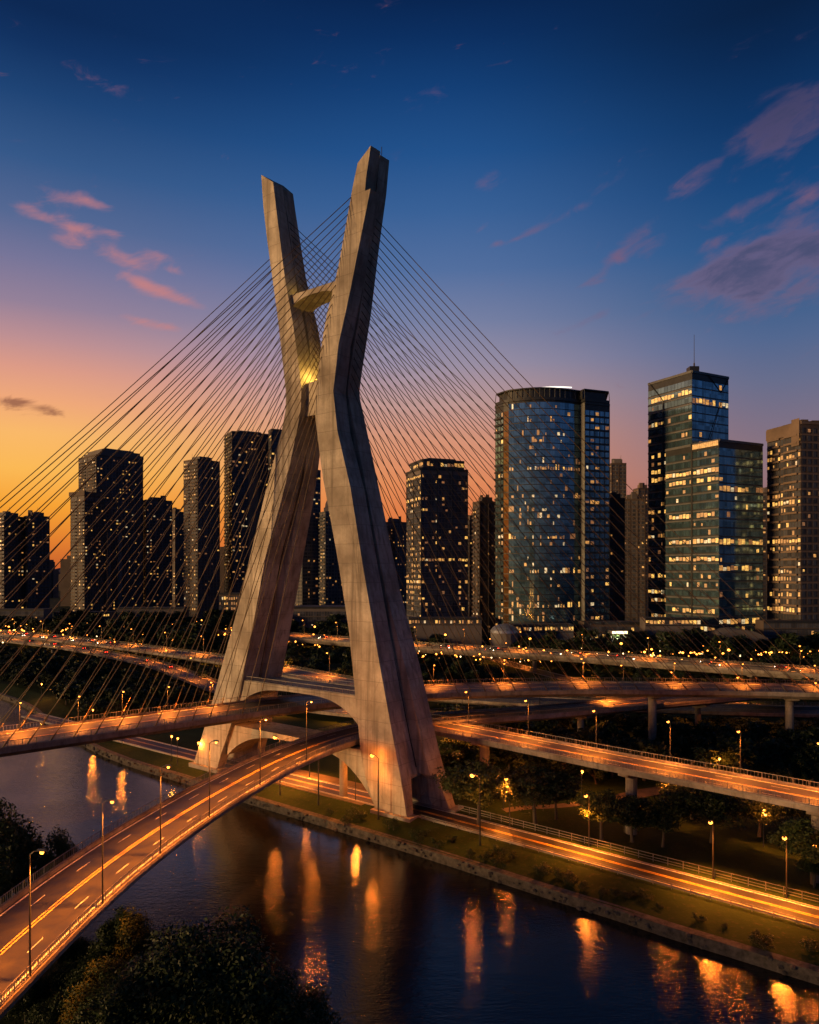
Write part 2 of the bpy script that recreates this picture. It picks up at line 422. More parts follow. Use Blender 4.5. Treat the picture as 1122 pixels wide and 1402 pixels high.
# ------------------------------------------------------------------ world, sun, camera
def build_world():
    w = bpy.data.worlds.new('World'); scn.world = w; w.use_nodes = True
    nt = NT(w.node_tree); nt.n.clear()
    out = nt.new('ShaderNodeOutputWorld'); bg = nt.new('ShaderNodeBackground')
    nt.l.new(bg.outputs[0], out.inputs[0])
    d = nt.new('ShaderNodeTexCoord').outputs['Generated']
    sep = nt.new('ShaderNodeSeparateXYZ'); nt.put(sep.inputs[0], d)
    x, y, z = sep.outputs
    hyp = nt.math('SQRT', nt.math('ADD', nt.math('MULTIPLY', x, x), nt.math('ADD', nt.math('MULTIPLY', y, y), 1e-6)))
    t = nt.math('DIVIDE', z, hyp)                       # tangent of elevation
    az = nt.math('ARCTAN2', x, y)                       # 0 = north (+Y), negative = toward the sunset
    f = nt.math('MULTIPLY', t, 1.25, clamp=True)
    def stops(px, tab):
        k = math.sqrt(1 + ((px - 561) / 1000) ** 2)
        return [(min(1, max(0, (780 - y) / 1000 / k * 1.25)), srgb(*c)) for y, c in sorted(tab.items(), reverse=True)]
    left = nt.ramp(f, stops(20, {780: (196, 92, 44), 740: (226, 126, 46), 690: (247, 162, 50), 640: (251, 184, 84), 590: (249, 184, 104), 545: (240, 168, 120), 500: (220, 154, 134), 460: (190, 143, 146), 410: (148, 128, 152), 350: (118, 116, 152), 290: (84, 103, 146), 210: (52, 87, 136), 120: (28, 66, 116), 50: (14, 48, 96), 0: (8, 38, 82)}))
    mid = nt.ramp(f, stops(600, {780: (196, 92, 50), 720: (222, 116, 60), 660: (224, 136, 88), 600: (212, 146, 118), 550: (188, 150, 146), 500: (154, 142, 162), 440: (118, 127, 162), 370: (82, 110, 158), 290: (56, 96, 150), 210: (32, 80, 138), 120: (16, 61, 116), 50: (7, 45, 95), 0: (4, 35, 80)}))
    right = nt.ramp(f, stops(1080, {780: (150, 96, 96), 700: (150, 104, 104), 640: (142, 112, 120), 580: (124, 110, 130), 520: (102, 107, 138), 460: (80, 101, 142), 400: (56, 92, 138), 320: (34, 82, 134), 240: (18, 67, 120), 150: (8, 51, 100), 60: (3, 36, 78), 0: (2, 28, 64)}))
    a1 = nt.maprange(az, -.50, .04, 0, 1, True)
    a2 = nt.maprange(az, .04, .48, 0, 1, True)
    c = nt.mix(a2, nt.mix(a1, left, mid), right)
    back = nt.maprange(az, -1.15, -2.3, 0, 1, True)     # the sky opposite goes to the same blue as the right
    east = nt.ramp(f, stops(1080, {780: (44, 46, 62), 700: (56, 58, 78), 600: (66, 80, 112), 480: (62, 92, 138), 320: (40, 82, 136), 150: (8, 36, 76), 0: (2, 18, 44)}))
    c = nt.mix(back, c, east)
    c = nt.mix(nt.maprange(az, .75, 1.5, 0, 1, True), c, east)
    # ---- clouds
    av = nt.new('ShaderNodeCombineXYZ'); nt.put(av.inputs[0], az); nt.put(av.inputs[1], nt.math('MULTIPLY_ADD', az, -.25, t))
    n1 = nt.noise(nt.mapping(av.outputs[0], (11, 27, 1)), 1.0, 6, .56, .35)
    n3 = nt.noise(nt.mapping(av.outputs[0], (20, 40, 1)), 1.0, 7, .6, .7)
    n2 = nt.noise(nt.mapping(av.outputs[0], (5, 9, 1)), 1.0, 4, .5, .3)
    def blob(px, py, rx, ry, amp, tilt=0.):
        dx = (px - 561) / 1000; k = math.sqrt(1 + dx * dx)
        a0 = math.atan(dx); t0 = (780 - py) / 1000 / k
        da = nt.math('SUBTRACT', az, a0); dt = nt.math('SUBTRACT', t, t0)
        if tilt: dt = nt.math('MULTIPLY_ADD', da, tilt, dt)
        e = nt.math('ADD', nt.math('POWER', nt.math('ABSOLUTE', nt.math('DIVIDE', da, rx / 1000 / k)), 2.), nt.math('POWER', nt.math('ABSOLUTE', nt.math('DIVIDE', dt, ry / 1000)), 2.))
        return nt.math('MULTIPLY', nt.math('POWER', 2.718, nt.math('MULTIPLY', e, -1.)), amp)
    def total(L):
        s = L[0]
        for q in L[1:]: s = nt.math('ADD', s, q)
        return s
    pinkm = total([blob(x_, y_, rx_, ry_, am_ + (.045 if x_ < 400 else .02), .15 if x_ < 400 else -.35) for x_, y_, rx_, ry_, am_ in (
        (78, 265, 46, 13, .23), (130, 278, 26, 9, .24), (48, 293, 34, 10, .30), (108, 313, 32, 12, .33), (84, 326, 26, 9, .34), (150, 317, 20, 8, .26),
        (172, 354, 44, 13, .34), (215, 350, 26, 8, .22), (188, 384, 24, 10, .36), (222, 398, 34, 10, .35), (262, 416, 34, 8, .26), (192, 440, 24, 8, .28), (230, 447, 22, 7, .26), (244, 372, 24, 6, .2),
        (870, 322, 34, 13, .30), (844, 354, 24, 11, .34), (812, 384, 26, 10, .32), (893, 335, 26, 14, .24), (1005, 292, 34, 13, .32), (978, 334, 26, 9, .32), (945, 262, 40, 12, .22), (970, 228, 44, 12, .24), (668, 248, 26, 13, .30),
        (662, 310, 14, 9, .24), (735, 314, 22, 8, .30), (680, 333, 14, 6, .28), (705, 328, 14, 6, .2), (790, 285, 44, 9, .20), (830, 252, 36, 8, .2), (806, 438, 50, 9, .22), (880, 432, 30, 7, .18), (1112, 262, 26, 17, .38), (1058, 264, 26, 10, .26), (490, 86, 50, 18, .16), (585, 130, 40, 14, .14), (140, 110, 50, 16, .13))])
    bigm = total([blob(1080, 345, 130, 58, .34, -.3), blob(985, 375, 60, 26, .24, -.2), blob(1060, 395, 90, 22, .12), blob(1090, 160, 74, 44, .32, -.45), blob(1025, 188, 50, 20, .22, -.3), blob(1120, 480, 40, 14, .24, -.4)])
    darkm = total([blob(16, 551, 34, 10, .42), blob(72, 562, 24, 9, .42)])
    dp = nt.maprange(nt.math('ADD', nt.math('MULTIPLY_ADD', n3, .72, nt.math('MULTIPLY', n1, .25)), pinkm), .60, 1.10, 0, 1, True)
    db = nt.maprange(nt.math('ADD', nt.math('MULTIPLY_ADD', n1, .62, nt.math('MULTIPLY', n3, .42)), bigm), .62, 1.06, 0, 1, True)
    dd = nt.maprange(nt.math('ADD', n3, darkm), .66, .96, 0, 1, True)
    lf = nt.maprange(az, -.45, .2, 0, 1, True)
    pinkc = nt.mix(lf, srgb(214, 132, 122), srgb(128, 92, 116))
    c = nt.mix(nt.math('MULTIPLY', dp, .72), c, pinkc)
    core = nt.maprange(db, .35, 1., 0, 1, True)
    hi = nt.maprange(t, .45, .60, 0, 1)
    bigc = nt.mix(core, nt.mix(hi, srgb(138, 98, 116), srgb(86, 74, 106)), nt.mix(hi, srgb(76, 74, 106), srgb(52, 58, 92)))
    c = nt.mix(nt.math('MULTIPLY', db, .85), c, bigc)
    c = nt.mix(nt.math('MULTIPLY', dd, .8), c, srgb(136, 82, 66))
    # ---- physical dusk sky on top of it, very dim
    sky = nt.new('ShaderNodeTexSky'); sky.sky_type = 'NISHITA'; sky.sun_disc = False
    sky.sun_elevation = R(SUN_EL); sky.sun_rotation = R(SUN_AZ); sky.altitude = 700; sky.dust_density = 2
    c2 = nt.mix(.004, c, sky.outputs[0], 'ADD')
    below = nt.maprange(t, -.02, .0, 0, 1)
    c2 = nt.mix(below, rgb(.03, .022, .018), c2)
    hs = nt.new('ShaderNodeHueSaturation'); hs.inputs['Saturation'].default_value = 1.0; nt.put(hs.inputs['Color'], c2)
    nt.put(bg.inputs[0], hs.outputs[0]); bg.inputs[1].default_value = 1.0
SUN_EL, SUN_AZ = 2.6, -112.0      # low in the west, left of the picture
build_world()
sl = bpy.data.lights.new('sun', 'SUN'); sl.energy = 3.7; sl.angle = R(8); sl.color = (1.0, .55, .21)
so = bpy.data.objects.new('sun', sl); COL.objects.link(so)
sd = Vector((math.sin(R(SUN_AZ)) * math.cos(R(SUN_EL)), math.cos(R(SUN_AZ)) * math.cos(R(SUN_EL)), math.sin(R(SUN_EL))))
so.rotation_euler = sd.to_track_quat('Z', 'Y').to_euler()
cam = bpy.data.cameras.new('camera'); co = bpy.data.objects.new('camera', cam); COL.objects.link(co)
co.location = (0, 0, CAMZ); co.rotation_euler = (R(90), 0, 0)
cam.sensor_fit = 'HORIZONTAL'; cam.sensor_width = 36; cam.lens = 36 * 1000 / 1122
cam.shift_y = (HOR - 701) / 1122; cam.clip_end = 30000; cam.clip_start = .5
scn.camera = co
scn.view_settings.view_transform = 'Standard'; scn.view_settings.look = 'None'
scn.view_settings.exposure = 0; scn.view_settings.gamma = 1
scn.cycles.use_denoising = True; scn.cycles.adaptive_threshold = .02; scn.cycles.use_light_tree = True
scn.cycles.sample_clamp_indirect = 4; scn.cycles.max_bounces = 5; scn.cycles.diffuse_bounces = 2
scn.cycles.glossy_bounces = 3; scn.cycles.transmission_bounces = 2; scn.cycles.caustics_reflective = False
scn.render.film_transparent = False

# ------------------------------------------------------------------ ground, river, banks
UX, UY = .8, -.6
BX, BY = .6, .8
P0 = (-.6, 149.6)
def tw(s, t, z): return (P0[0] + UX * s + BX * t, P0[1] + UY * s + BY * t, z)
bankL = [(-6000, 5250), (-700, 820), (-330, 440), (-173, 308), (-125, 254), (-88, 211), (-58, 185.5), (-33, 165.5), (1, 138.5), (32, 112.5), (53, 95.5), (150, 18), (300, -105), (700, -430), (6000, -4700)]
def normals(L, flip=1):
    out = []
    for i in range(len(L)):
        a = L[max(0, i - 1)]; b = L[min(len(L) - 1, i + 1)]
        d = Vector((b[0] - a[0], b[1] - a[1])).normalized(); out.append((-d.y * flip, d.x * flip))
    return out
bank = [tuple(v)[:2] for v in smooth_path([(x, y, 0) for x, y in bankL[1:-1]], 12)]
bank = [bankL[0]] + bank + [bankL[-1]]
bn = normals(bank)
def sheet(L, N, rows):
    mb = MB(); vs = []; fs = []
    for (x, y), (nx, ny) in zip(L, N):
        for o, z in rows: vs.append((x + nx * o, y + ny * o, z))
    k = len(rows)
    for i in range(len(L) - 1):
        for j in range(k - 1): fs.append((i * k + j, (i + 1) * k + j, (i + 1) * k + j + 1, i * k + j + 1))
    mb.add(vs, fs); return mb
N0 = [(UX * 0 + .63, .776)] * len(bank)
structure('ground', sheet(bank, [n if abs(x) < 900 else (.63, .776) for n, (x, y) in zip(bn, bank)], [(.3, -4), (.3, -1.25), (2.2, -1.05), (8.6, -.06), (12, 0)]), M['grass'])
g2 = MB(); vs = []; fs = []
for i, ((x, y), n) in enumerate(zip(bank, bn)):
    n = n if abs(x) < 900 else (.63, .776)
    vs += [(x + n[0] * 12, y + n[1] * 12, 0), (x + n[0] * 12 + .63 * 9000, y + n[1] * 12 + .776 * 9000, 0)]
for i in range(len(bank) - 1): fs.append((2 * i, 2 * i + 2, 2 * i + 3, 2 * i + 1))
g2.add(vs, fs); structure('ground', g2, M['grass'])
nearL = [(-6000, 4700), (-700, 560), (-330, 262), (-150, 166), (-95, 131), (-60, 110), (-44, 98), (-22, 85), (5, 73), (30, 53), (60, 29), (300, -165), (700, -490), (6000, -4900)]
nb = [nearL[0]] + [tuple(v)[:2] for v in smooth_path([(x, y, 0) for x, y in nearL[1:-1]], 12)] + [nearL[-1]]
structure('ground', sheet(nb, [(-.63, -.776)] * len(nb), [(.3, -4), (.5, -2.2), (5, -.8), (12, 1.2), (9000, 1.2)]), M['grass'])
wb = MB(); wb.add([(-9000, -7000, -3), (9000, -7000, -3), (9000, 9000, -3), (-9000, 9000, -3)], [(0, 1, 2, 3)])
structure('water', wb, M['water'])
# wall of the far bank
wm = MB()
sub = [(p, n) for p, n in zip(bank, bn) if -420 < p[0] < 260]
rings = []
for (x, y), (nx, ny) in sub:
    j = rnd.uniform(-.12, .12)
    rings.append([(x + nx * (o + j), y + ny * (o + j), z) for o, z in ((-.5, -4), (-.3, -1.35), (.9, -1.15), (.9, -4))])
wm.loft(rings)
rr = random.Random(3)
for (x, y), (nx, ny) in sub:        # loose stone facing along the waterline
    for k in range(14):
        if not (-170 < x < 120): break
        q = rr.uniform(-6, 6); r_ = rr.uniform(.18, .5)
        wm.ball((x + ny * q - nx * rr.uniform(.2, .7), y - nx * q - ny * rr.uniform(.2, .7), -2.9 + rr.uniform(0, 1.5)), r_, 5, 3, .7)
tag(wm.build('river_wall', M['stone']), 'rough stone retaining wall along the far waterline of the river', 'wall')
hl = MB(); prev = None
vs = []; fs = []; hn = 90
for i in range(hn + 1):
    x = -4200 + 8400 * i / hn; yb = 4600 + 300 * math.sin(i * .35)
    h = 70 + 45 * math.sin(i * .31) + 30 * math.sin(i * .83 + 1) + 18 * math.sin(i * 1.9)
    vs += [(x, yb - 500, 0), (x, yb, max(20, h)), (x, yb + 900, 0)]
for i in range(hn): 
    for j in range(2): fs.append((3 * i + j, 3 * i + 3 + j, 3 * i + 4 + j, 3 * i + 1 + j))
hl.add(vs, fs); structure('hills', hl, simple('hill_haze', rgb(.10, .075, .075), .9, scale=.01))

# ------------------------------------------------------------------ the cable-stayed bridge
def plane_pt(px, py, t=0.):
    dx = (px - 561) / 1000.
    Y = (BX * P0[0] + BY * P0[1] + t) / (BY + BX * dx); X = dx * Y
    return UX * (X - P0[0]) + UY * (Y - P0[1]), gz(py, Y)
Ttab = [(-3, 11.6), (0, 11.5), (8, 11.6), (25, 11.6), (47, 11.2), (90, 9.2), (141, 7.0)]
def T(z): return interp(Ttab, z)
def prof(pts, back=False):
    tab = []
    for px, py in pts:
        t = 0.
        s, z = plane_pt(px, py, 0)
        if back:
            for _ in range(3): s, z = plane_pt(px, py, T(z))
        tab.append((z, s))
    return sorted(tab)
R_out = prof([(512, 197), (507.5, 258), (497.5, 262), (482, 386), (474, 425), (464, 470), (456.5, 535), (462, 589), (480, 667), (497, 774), (518, 898), (535, 992), (548, 1060), (558, 1124)])
R_in = prof([(490, 223), (485.6, 242), (470, 329), (461, 377), (447, 433), (440, 475), (431, 544), (430.5, 560), (441, 646), (462.6, 765), (477.6, 860), (490, 985), (493, 1020), (498, 1055), (507, 1085), (516, 1114)])
R_bk = prof([(538.6, 201), (528, 275), (519, 341), (508.7, 427), (493.7, 523), (492, 541), (497, 563), (518, 663), (548, 808), (576, 915), (602, 1031), (625, 1108)], True)
L_out = prof([(356, 240), (366, 329), (380, 431), (391, 530), (393, 549), (389, 578), (376, 627), (363, 676), (343, 760), (326, 832), (306, 904), (292, 957), (279, 1000), (264, 1049)])
L_in = prof([(374, 249), (390, 380), (401, 440), (412, 520), (413.5, 549), (409, 578), (399, 627), (388, 676), (364, 760), (351, 832), (337, 904), (327, 957), (314, 1000), (297, 1049)])
L_bk = prof([(401, 263), (420, 386), (435, 446), (440, 475), (443, 520), (444, 560), (438, 627), (431, 676), (416, 760), (403, 832), (390, 904), (386, 926), (374, 980), (362, 1030)], True)

bridge = thing('cable_stayed_bridge', 'concrete cable-stayed bridge with tall X-shaped mast and two crossing curved decks', 'bridge', (P0[0], P0[1], 0))
def zlevels(z0, z1, extra=()):
    L = [z0]; z = math.ceil(z0 / 4.2) * 4.2
    while z < z1 - .8:
        if z > z0 + .8: L.append(z)
        z += 4.2
    return sorted(set([round(q, 2) for q in L + [z1] + [e for e in extra if z0 < e < z1]]))
def slab(mb, si, so, t0, t1, levels, top=None):
    rings = []
    for z in levels:
        a, b = si(z), so(z); c, d = t0(z), t1(z)
        rings.append([tw(a, c, z), tw(b, c, z), tw(b, d, z), tw(a, d, z)])
    if top:     # slanted head: (z at inner, z at outer)
        a, b = rings[-1][0], rings[-1][1]
        r = rings[-1]; rings[-1] = [(r[0][0], r[0][1], top[0]), (r[1][0], r[1][1], top[1]), (r[2][0], r[2][1], top[1] + .2), (r[3][0], r[3][1], top[0] + .2)]
    mb.loft(rings)
ZP = 7.6    # top of the road opening through the feet
def build_leg(fin, fout, bin_, bout, ztop, heads, label):
    lv = zlevels(ZP, ztop, [z for z, _ in R_out if ZP < z < ztop - .3] if fout is fRo else [])
    web = MB()
    wi = lambda z: max(fin(z), bin_(z)) + .9 if True else 0
    web_in = lambda z: .5 * (fin(z) + bin_(z)) + interp([(0, 1.6), (80, 1.1), (140, .8)], z)
    web_out = lambda z: .5 * (fout(z) + bout(z)) - interp([(0, 1.6), (80, 1.1), (140, .8)], z)
    g0 = lambda z: T(z) * .455; g1 = lambda z: T(z) * .545
    slab(web, web_in, web_out, lambda z: g0(z) - .06, lambda z: g1(z) + .06, [q for q in lv if q < ztop - 1.0] )
    leg = web.build('leg', M['mast'], bridge)
    leg['label'] = label
    ff = MB(); slab(ff, fin, fout, lambda z: 0., g0, lv, heads)
    slab(ff, lambda z: fin(z), lambda z: fout(z), lambda z: 0., lambda z: interp([(-3, 2.1), (0, 2.2), (ZP, 3.4)], z), zlevels(-2.6, ZP))
    ff.build('front_flange', M['mast'], leg)
    bf = MB(); slab(bf, bin_, bout, g1, T, lv, heads)
    slab(bf, bin_, bout, lambda z: T(z) - interp([(-3, 2.1), (0, 2.2), (ZP, 3.3)], z), T, zlevels(-2.6, ZP))
    bf.build('rear_flange', M['mast'], leg)
    # lintel over the road opening
    lt = MB(); 
    slab(lt, lambda z: fin(z) + .8, lambda z: min(fout(z), bout(z)) - .35, lambda z: 3.2, lambda z: T(z) - 3.3, [ZP - .6, ZP, ZP + 3.2])
    lt.build('portal_lintel', M['mast'], leg)
    pl = MB()
    for (t0, t1, f0, f1) in ((-.9, 2.0, fin, fout), (T(0) - 2.6, T(0) + .9, bin_, bout)):
        a, b = f0(0), f1(0)
        rr_ = [tw(a - .8, t0, 0)[:2], tw(b + 1.4, t0, 0)[:2], tw(b + 1.4, t1, 0)[:2], tw(a - .8, t1, 0)[:2]]
        pl.prism(rr_, -2.6, .35)
    pl.build('footing', M['pale'], leg)
    # access channel with drain pipe in the groove
    dp_ = MB(); dp_.tube([tw(web_out(z) + .12, T(z) * .5, z) for z in range(9, int(ztop) - 4, 5)], .13, 6)
    dp_.build('drain_pipe', M['dark_steel'], leg)
    return leg
I = lambda tab: (lambda z: interp(tab, z))
fRo, fRi, fRb = I(R_out), I(R_in), I(R_bk)
fLo, fLi, fLb = I(L_out), I(L_in), I(L_bk)
zR = plane_pt(512, 197)[1]; zRi = plane_pt(490, 223)[1]
zL = plane_pt(356, 240)[1]; zLi = plane_pt(374, 249)[1]
legR = build_leg(fRi, fRo, fRi, fRb, min(zR, zRi), (zRi, zR), 'nearer concrete leg, its dark outer side toward the towers')
legL = build_leg(fLo, fLi, lambda z: fLo(z) + .3, fLb, min(zL, zLi), (zL, zLi), 'farther concrete leg with lit inner side')
# heads: small spikes
for (s, t, z, h) in ((fRo(zR) - .8, T(140) * .52, zR - .4, 1.8), (fRo(zR) - 1.2, T(140) * .3, zR - .6, 1.1)):
    hd = MB(); hd.tube([tw(s, t, z), tw(s, t, z + h)], .08, 5); hd.build('lightning_rod', M['dark_steel'], legR)
for (s, t, z, h) in ((fLi(zLi) - 2, T(140) * .3, zLi - 1., 2.0), (fLi(zLi) - 1.6, T(140) * .7, zLi - 1, 1.5)):
    hd = MB(); hd.tube([tw(s, t, z), tw(s, t, z + h)], .08, 5); hd.build('lightning_rod', M['dark_steel'], legL)
# deep cable recess on the outer side of the nearer leg and thin marks of climbing steps
def crossbeam(name, zt, zs, drop, pw, t0, t1, si, so, n=28, label=None):
    mb = MB(); rings = []
    for i in range(n + 1):
        xi = -1 + 2 * i / n
        a = lerp(si, so, i / n); zb = zs - drop(xi) * abs(xi) ** pw
        rings.append([tw(a, t0, zb), tw(a, t0, zt), tw(a, t1, zt), tw(a, t1, zb)])
    mb.loft(rings)
    o = mb.build(name, M['mast'], bridge)
    if label: o['label'] = label
    return o
crossbeam('crossbeam', 11.9, 10.6, lambda x: 9.6 if x > 0 else 6.5, 3.4, 1.0, 9.5, fLi(10) - 1.5, fRi(8) + 2.0, label='lowest arched crossbeam under the lower deck')
cb = crossbeam('crossbeam', 23.6, 22.4, lambda x: 7.0 if x > 0 else 5., 3.6, .5, 9.8, fLi(22) - 1.2, fRi(20) + 1.6, label='arched crossbeam above the upper deck')
ub = crossbeam('crossbeam', 115.4, 114.1, lambda x: 2.6, 3.0, 1.0, T(114) - 1.0, fLi(114) - 1.2, fRi(114) + 1.2, label='short upper crossbeam between the spreading arms')
wbm = MB(); zz = [86.5, 89, 92, 94.2]
slab(wbm, lambda z: fLi(z) - .8, lambda z: fRi(z) + .8, lambda z: 1.6, lambda z: T(z) - 1.6, zz)
waist = wbm.build('waist_block', M['mast'], bridge)
# railing on the middle crossbeam
for t in (.8, 9.5):
    rp = Path([tw(fLi(23) + .4, t, 23.6), tw(fRi(23) - .4, t, 23.6)], 3)
    railing(rp, 0, 0, 1.1, 2.0, cb, balusters=.5)
# flood lamps at the waist and on the upper beam
def flood(parent, p, aim, power, col=(1, .58, .10)):
    mb = MB(); mb.box(p[0] - .35, p[0] + .35, p[1] - .3, p[1] + .3, p[2], p[2] + .5)
    o = mb.build('flood_lamp', M['dark_steel'], parent)
    l = MB(); l.box(p[0] - .3, p[0] + .3, p[1] - .26, p[1] + .26, p[2] + .51, p[2] + .58)
    l.build('lens', M['flood'], o)
    q = Vector(p) + Vector((0, 0, 1.0)) - wloc(parent)
    point_light('flood_light', parent, q, power, col, .3)
sW = .5 * (fLi(95) + fRi(95))
flood(waist, tw(sW, 2.6, 94.2), None, 1500)
flood(waist, tw(sW - .3, T(94) - 2.6, 94.2), None, 500)
flood(ub, tw(fLi(116) + 1.8, 2.5, 115.4), None, 110)
ZA, ZB = 19.0, 13.5
pathA = Path([(-200, 18, ZA), (-150, 66, ZA), (-110, 106, ZA), (-77, 135.5, ZA), (-40.5, 166.5, ZA), (-21, 181, ZA), (5, 193.5, ZA), (30, 198, ZA), (56, 199.5, ZA), (109, 194, ZA), (180, 172, ZA), (260, 130, ZA)])
pathB = Path([(-41, -90, ZB - 2), (-41, -20, ZB), (-40.6, 30, ZB), (-40.2, 62.8, ZB), (-39.6, 81.6, ZB), (-38, 96.4, ZB), (-35.3, 110.6, ZB), (-31, 127.4, ZB), (-25.2, 144.9, ZB), (-16.6, 162, ZB), (-5, 176, ZB), (10, 185, ZB), (29, 191.5, ZB), (59, 206, 13), (100, 232, 11), (150, 262, 9), (230, 300, 6)])
def build_deck(path, w, th, label, lanes, lamp_label=None, balus=0.5, double=True, parent=bridge, edges=True, rail_every=2.0, d0=0, d1=None):
    h = w / 2
    mb = MB()
    section(mb, path, [(-h, -.05), (-h, -.75), (-h + 1.6, -th), (h - 1.6, -th), (h, -.75), (h, -.05)], d0, d1)
    dk = mb.build('deck', M['deck'], parent); dk['label'] = label
    rs = MB(); ribbon(rs, path, -h + .5, h - .5, 0., d0, d1); rs.cur = 1; q_ = d0 + 4
    while q_ < (d1 or path.len()) - 1: ribbon(rs, path, -h + .55, h - .55, .006, q_, q_ + .3, 1.); q_ += 21
    rs.build('road_surface', [M['asphalt'], M['dark_steel']], dk)
    kb = MB()
    for sgn in (-1, 1): section(kb, path, [(sgn * h - .26, -.05), (sgn * h + .26, -.05), (sgn * h + .22, .34), (sgn * h - .22, .34)] , d0, d1)
    kb.build('kerb', M['deck'], dk)
    lm = MB(); z = .012
    e = h - .85
    lm.cur = 0
    for o in (-e, e): ribbon(lm, path, o - .11, o + .11, z, d0, d1)
    for o in lanes: dashes(lm, path, o, z, .10, 3.0, 6.5, d0=d0, d1=d1)
    lm.cur = 1
    if double:
        for o in (-.2, .2): ribbon(lm, path, o - .09, o + .09, z, d0, d1)
    lm.build('lane_marking', [M['white_line'], M['yellow_line']], dk)
    for sgn in (-1, 1): railing(path, sgn * h, .34, 1.05, rail_every, dk, balusters=balus, d0=d0, d1=d1)
    return dk
deckA = build_deck(pathA, 14.6, 1.7, 'upper curved deck carried by the fan of cables', [-3.6, 3.6], balus=.6, rail_every=2.4)
deckB = build_deck(pathB, 10.9, 1.6, 'lower curved deck sweeping up from the lower left', [-2.6, 2.6], balus=.4)
# pillars under the decks away from the mast
def pillar(path, d, zb, parent, cap=True, r=1.1, w=9, th=1.7):
    a = path.at(d); dr = path.dir(d); n = Vector((-dr.y, dr.x, 0))
    mb = MB(); mb.tube([(a[0], a[1], zb), (a[0], a[1], a[2] - th - 1.2)], [r, r], 14)
    o = mb.build('pillar', M['deck'], parent)
    if cap:
        c = MB(); zt = a[2] - th - .01; rings = []
        for k, (hw, hz) in enumerate(((-w / 2, .55), (-r, 1.4), (r, 1.4), (w / 2, .55))):
            p = Vector((a[0], a[1], 0)) + n * hw; q = dr * 1.0
            rings.append([(p.x - q.x, p.y - q.y, zt - hz), (p.x + q.x, p.y + q.y, zt - hz), (p.x + q.x, p.y + q.y, zt), (p.x - q.x, p.y - q.y, zt)])
        c.loft(rings); c.build('pillar_cap', M['deck'], o)
for x, y in ((103, 195), (67, 199.5), (170, 176)): pillar(pathA, pathA.near(x, y), -.5, deckA, th=1.7)
for x, y, zb in ((-40.4, 50, 0), (-14, 165.5, -.5), (48, 200, -.5), (90, 226, -.5)): pillar(pathB, pathB.near(x, y), zb, deckB, w=7, th=1.6, r=.9)
# stay cables: 25 in each of four fans
def stay(a, b, sag):
    a, b = Vector(a), Vector(b); pts = []
    for i in range(9):
        t = i / 8; p = a.lerp(b, t); p.z -= sag * 4 * t * (1 - t); pts.append(tuple(p))
    mb = MB(); mb.tube(pts, .088, 5)
    mb.tube([pts[-1], tuple(Vector(pts[-1]).lerp(Vector(pts[-2]), .16))], .14, 6)
    mb.build('stay_cable', M['cable'], bridge, smooth=True)
dAl = pathA.near(-34, 172); dAr = pathA.near(6, 194)
NC = 25
for i in range(NC):
    k = i / (NC - 1)
    zt = lerp(90, 128.5, k ** .9); 
    dl = lerp(3, 98, k ** 1.02); dr_ = lerp(6, 108, k ** 1.02)
    stay(tw(fLo(zt) + .3, T(zt) * .45, zt), pathA.at(dAl - dl, 7.2, .2), .012 * (60 + dl))                       # far leg to the deck's far edge
    zu = lerp(93, 135.5, k ** .9)
    stay(tw(fRi(zu) + .3, T(zu) * .42, zu), pathA.at(dAl - dl - 2, -7.2, .2), .012 * (60 + dl))               # near leg, across the opening, to the near edge
    stay(tw(fRb(zt) - .3, T(zt) * .56, zt + .6), pathA.at(dAr + dr_, -7.2, .2), .014 * (60 + dr_))
    stay(tw(fLb(zu) - .3, T(zu) * .56, zu), pathA.at(dAr + dr_ - 2, 7.2, .2), .014 * (60 + dr_))

# ------------------------------------------------------------------ other roads
def viaduct(name, label, pts, w, th, lanes, pill=(), balus=0, double=True, rail=2.5):
    p = Path(pts)
    o = thing(name, label, 'viaduct', tuple(p.at(p.len() / 2))[:2] + (0,))
    dk = build_deck(p, w, th, label, lanes, balus=balus, double=double, parent=o, rail_every=rail)
    del dk['label']
    for x, y in pill: pillar(p, p.near(x, y), -.5, o, w=w * .7, th=th)
    return p, o
ZC = 13.4
pathC, viaC = viaduct('viaduct', 'long straight viaduct descending behind the park at the right of the mast', [(-9, 189, ZC - .1), (5.6, 176.4, ZC), (24, 159.3, ZC), (41, 143, ZC), (67, 119.5, ZC), (120, 71, ZC - .5), (200, 0, ZC - 1)], 10.4, 1.1, [-2.6, 2.6], [(17, 166), (43, 141), (66, 120.5), (95, 94)], balus=.6)
pathR1, via1 = viaduct('viaduct', 'wide lit highway viaduct running behind the dark wood at left', [(-520, 640, 6), (-400, 580, 6), (-290, 517, 6), (-190, 446, 6), (-91, 362, 6), (-56, 324, 6), (-22, 287, 6), (12, 262, 6), (70, 246, 5.5), (150, 236, 5), (260, 236, 4)], 15, 1.5, [-3.5, 3.5], [(-250, 490), (-200, 454), (-150, 412), (-110, 378), (-60, 328)])
pathR2, via2 = viaduct('viaduct', 'narrow lit slip road curving below the wide highway at left', [(-300, 505, 5), (-245, 466, 4.6), (-200, 433, 4.4), (-133, 369, 4), (-95, 319, 3.6), (-76, 293, 3.2), (-52, 268, 3), (-20, 248, 2.6), (25, 234, 2.4)], 9, 1.2, [0], [(-220, 448), (-170, 406), (-110, 340)], double=False)
pathR3, via3 = viaduct('viaduct', 'elevated highway with glowing orange side curving across behind the right of the mast', [(-130, 520, 8), (-60, 455, 8.6), (0, 404, 9), (44, 379, 9), (85, 356, 9), (128, 326, 9), (167, 299, 9), (240, 250, 9), (330, 190, 9)], 17, 2.6, [-4, 4], [(20, 392), (62, 369), (107, 341), (147, 313), (190, 283)])
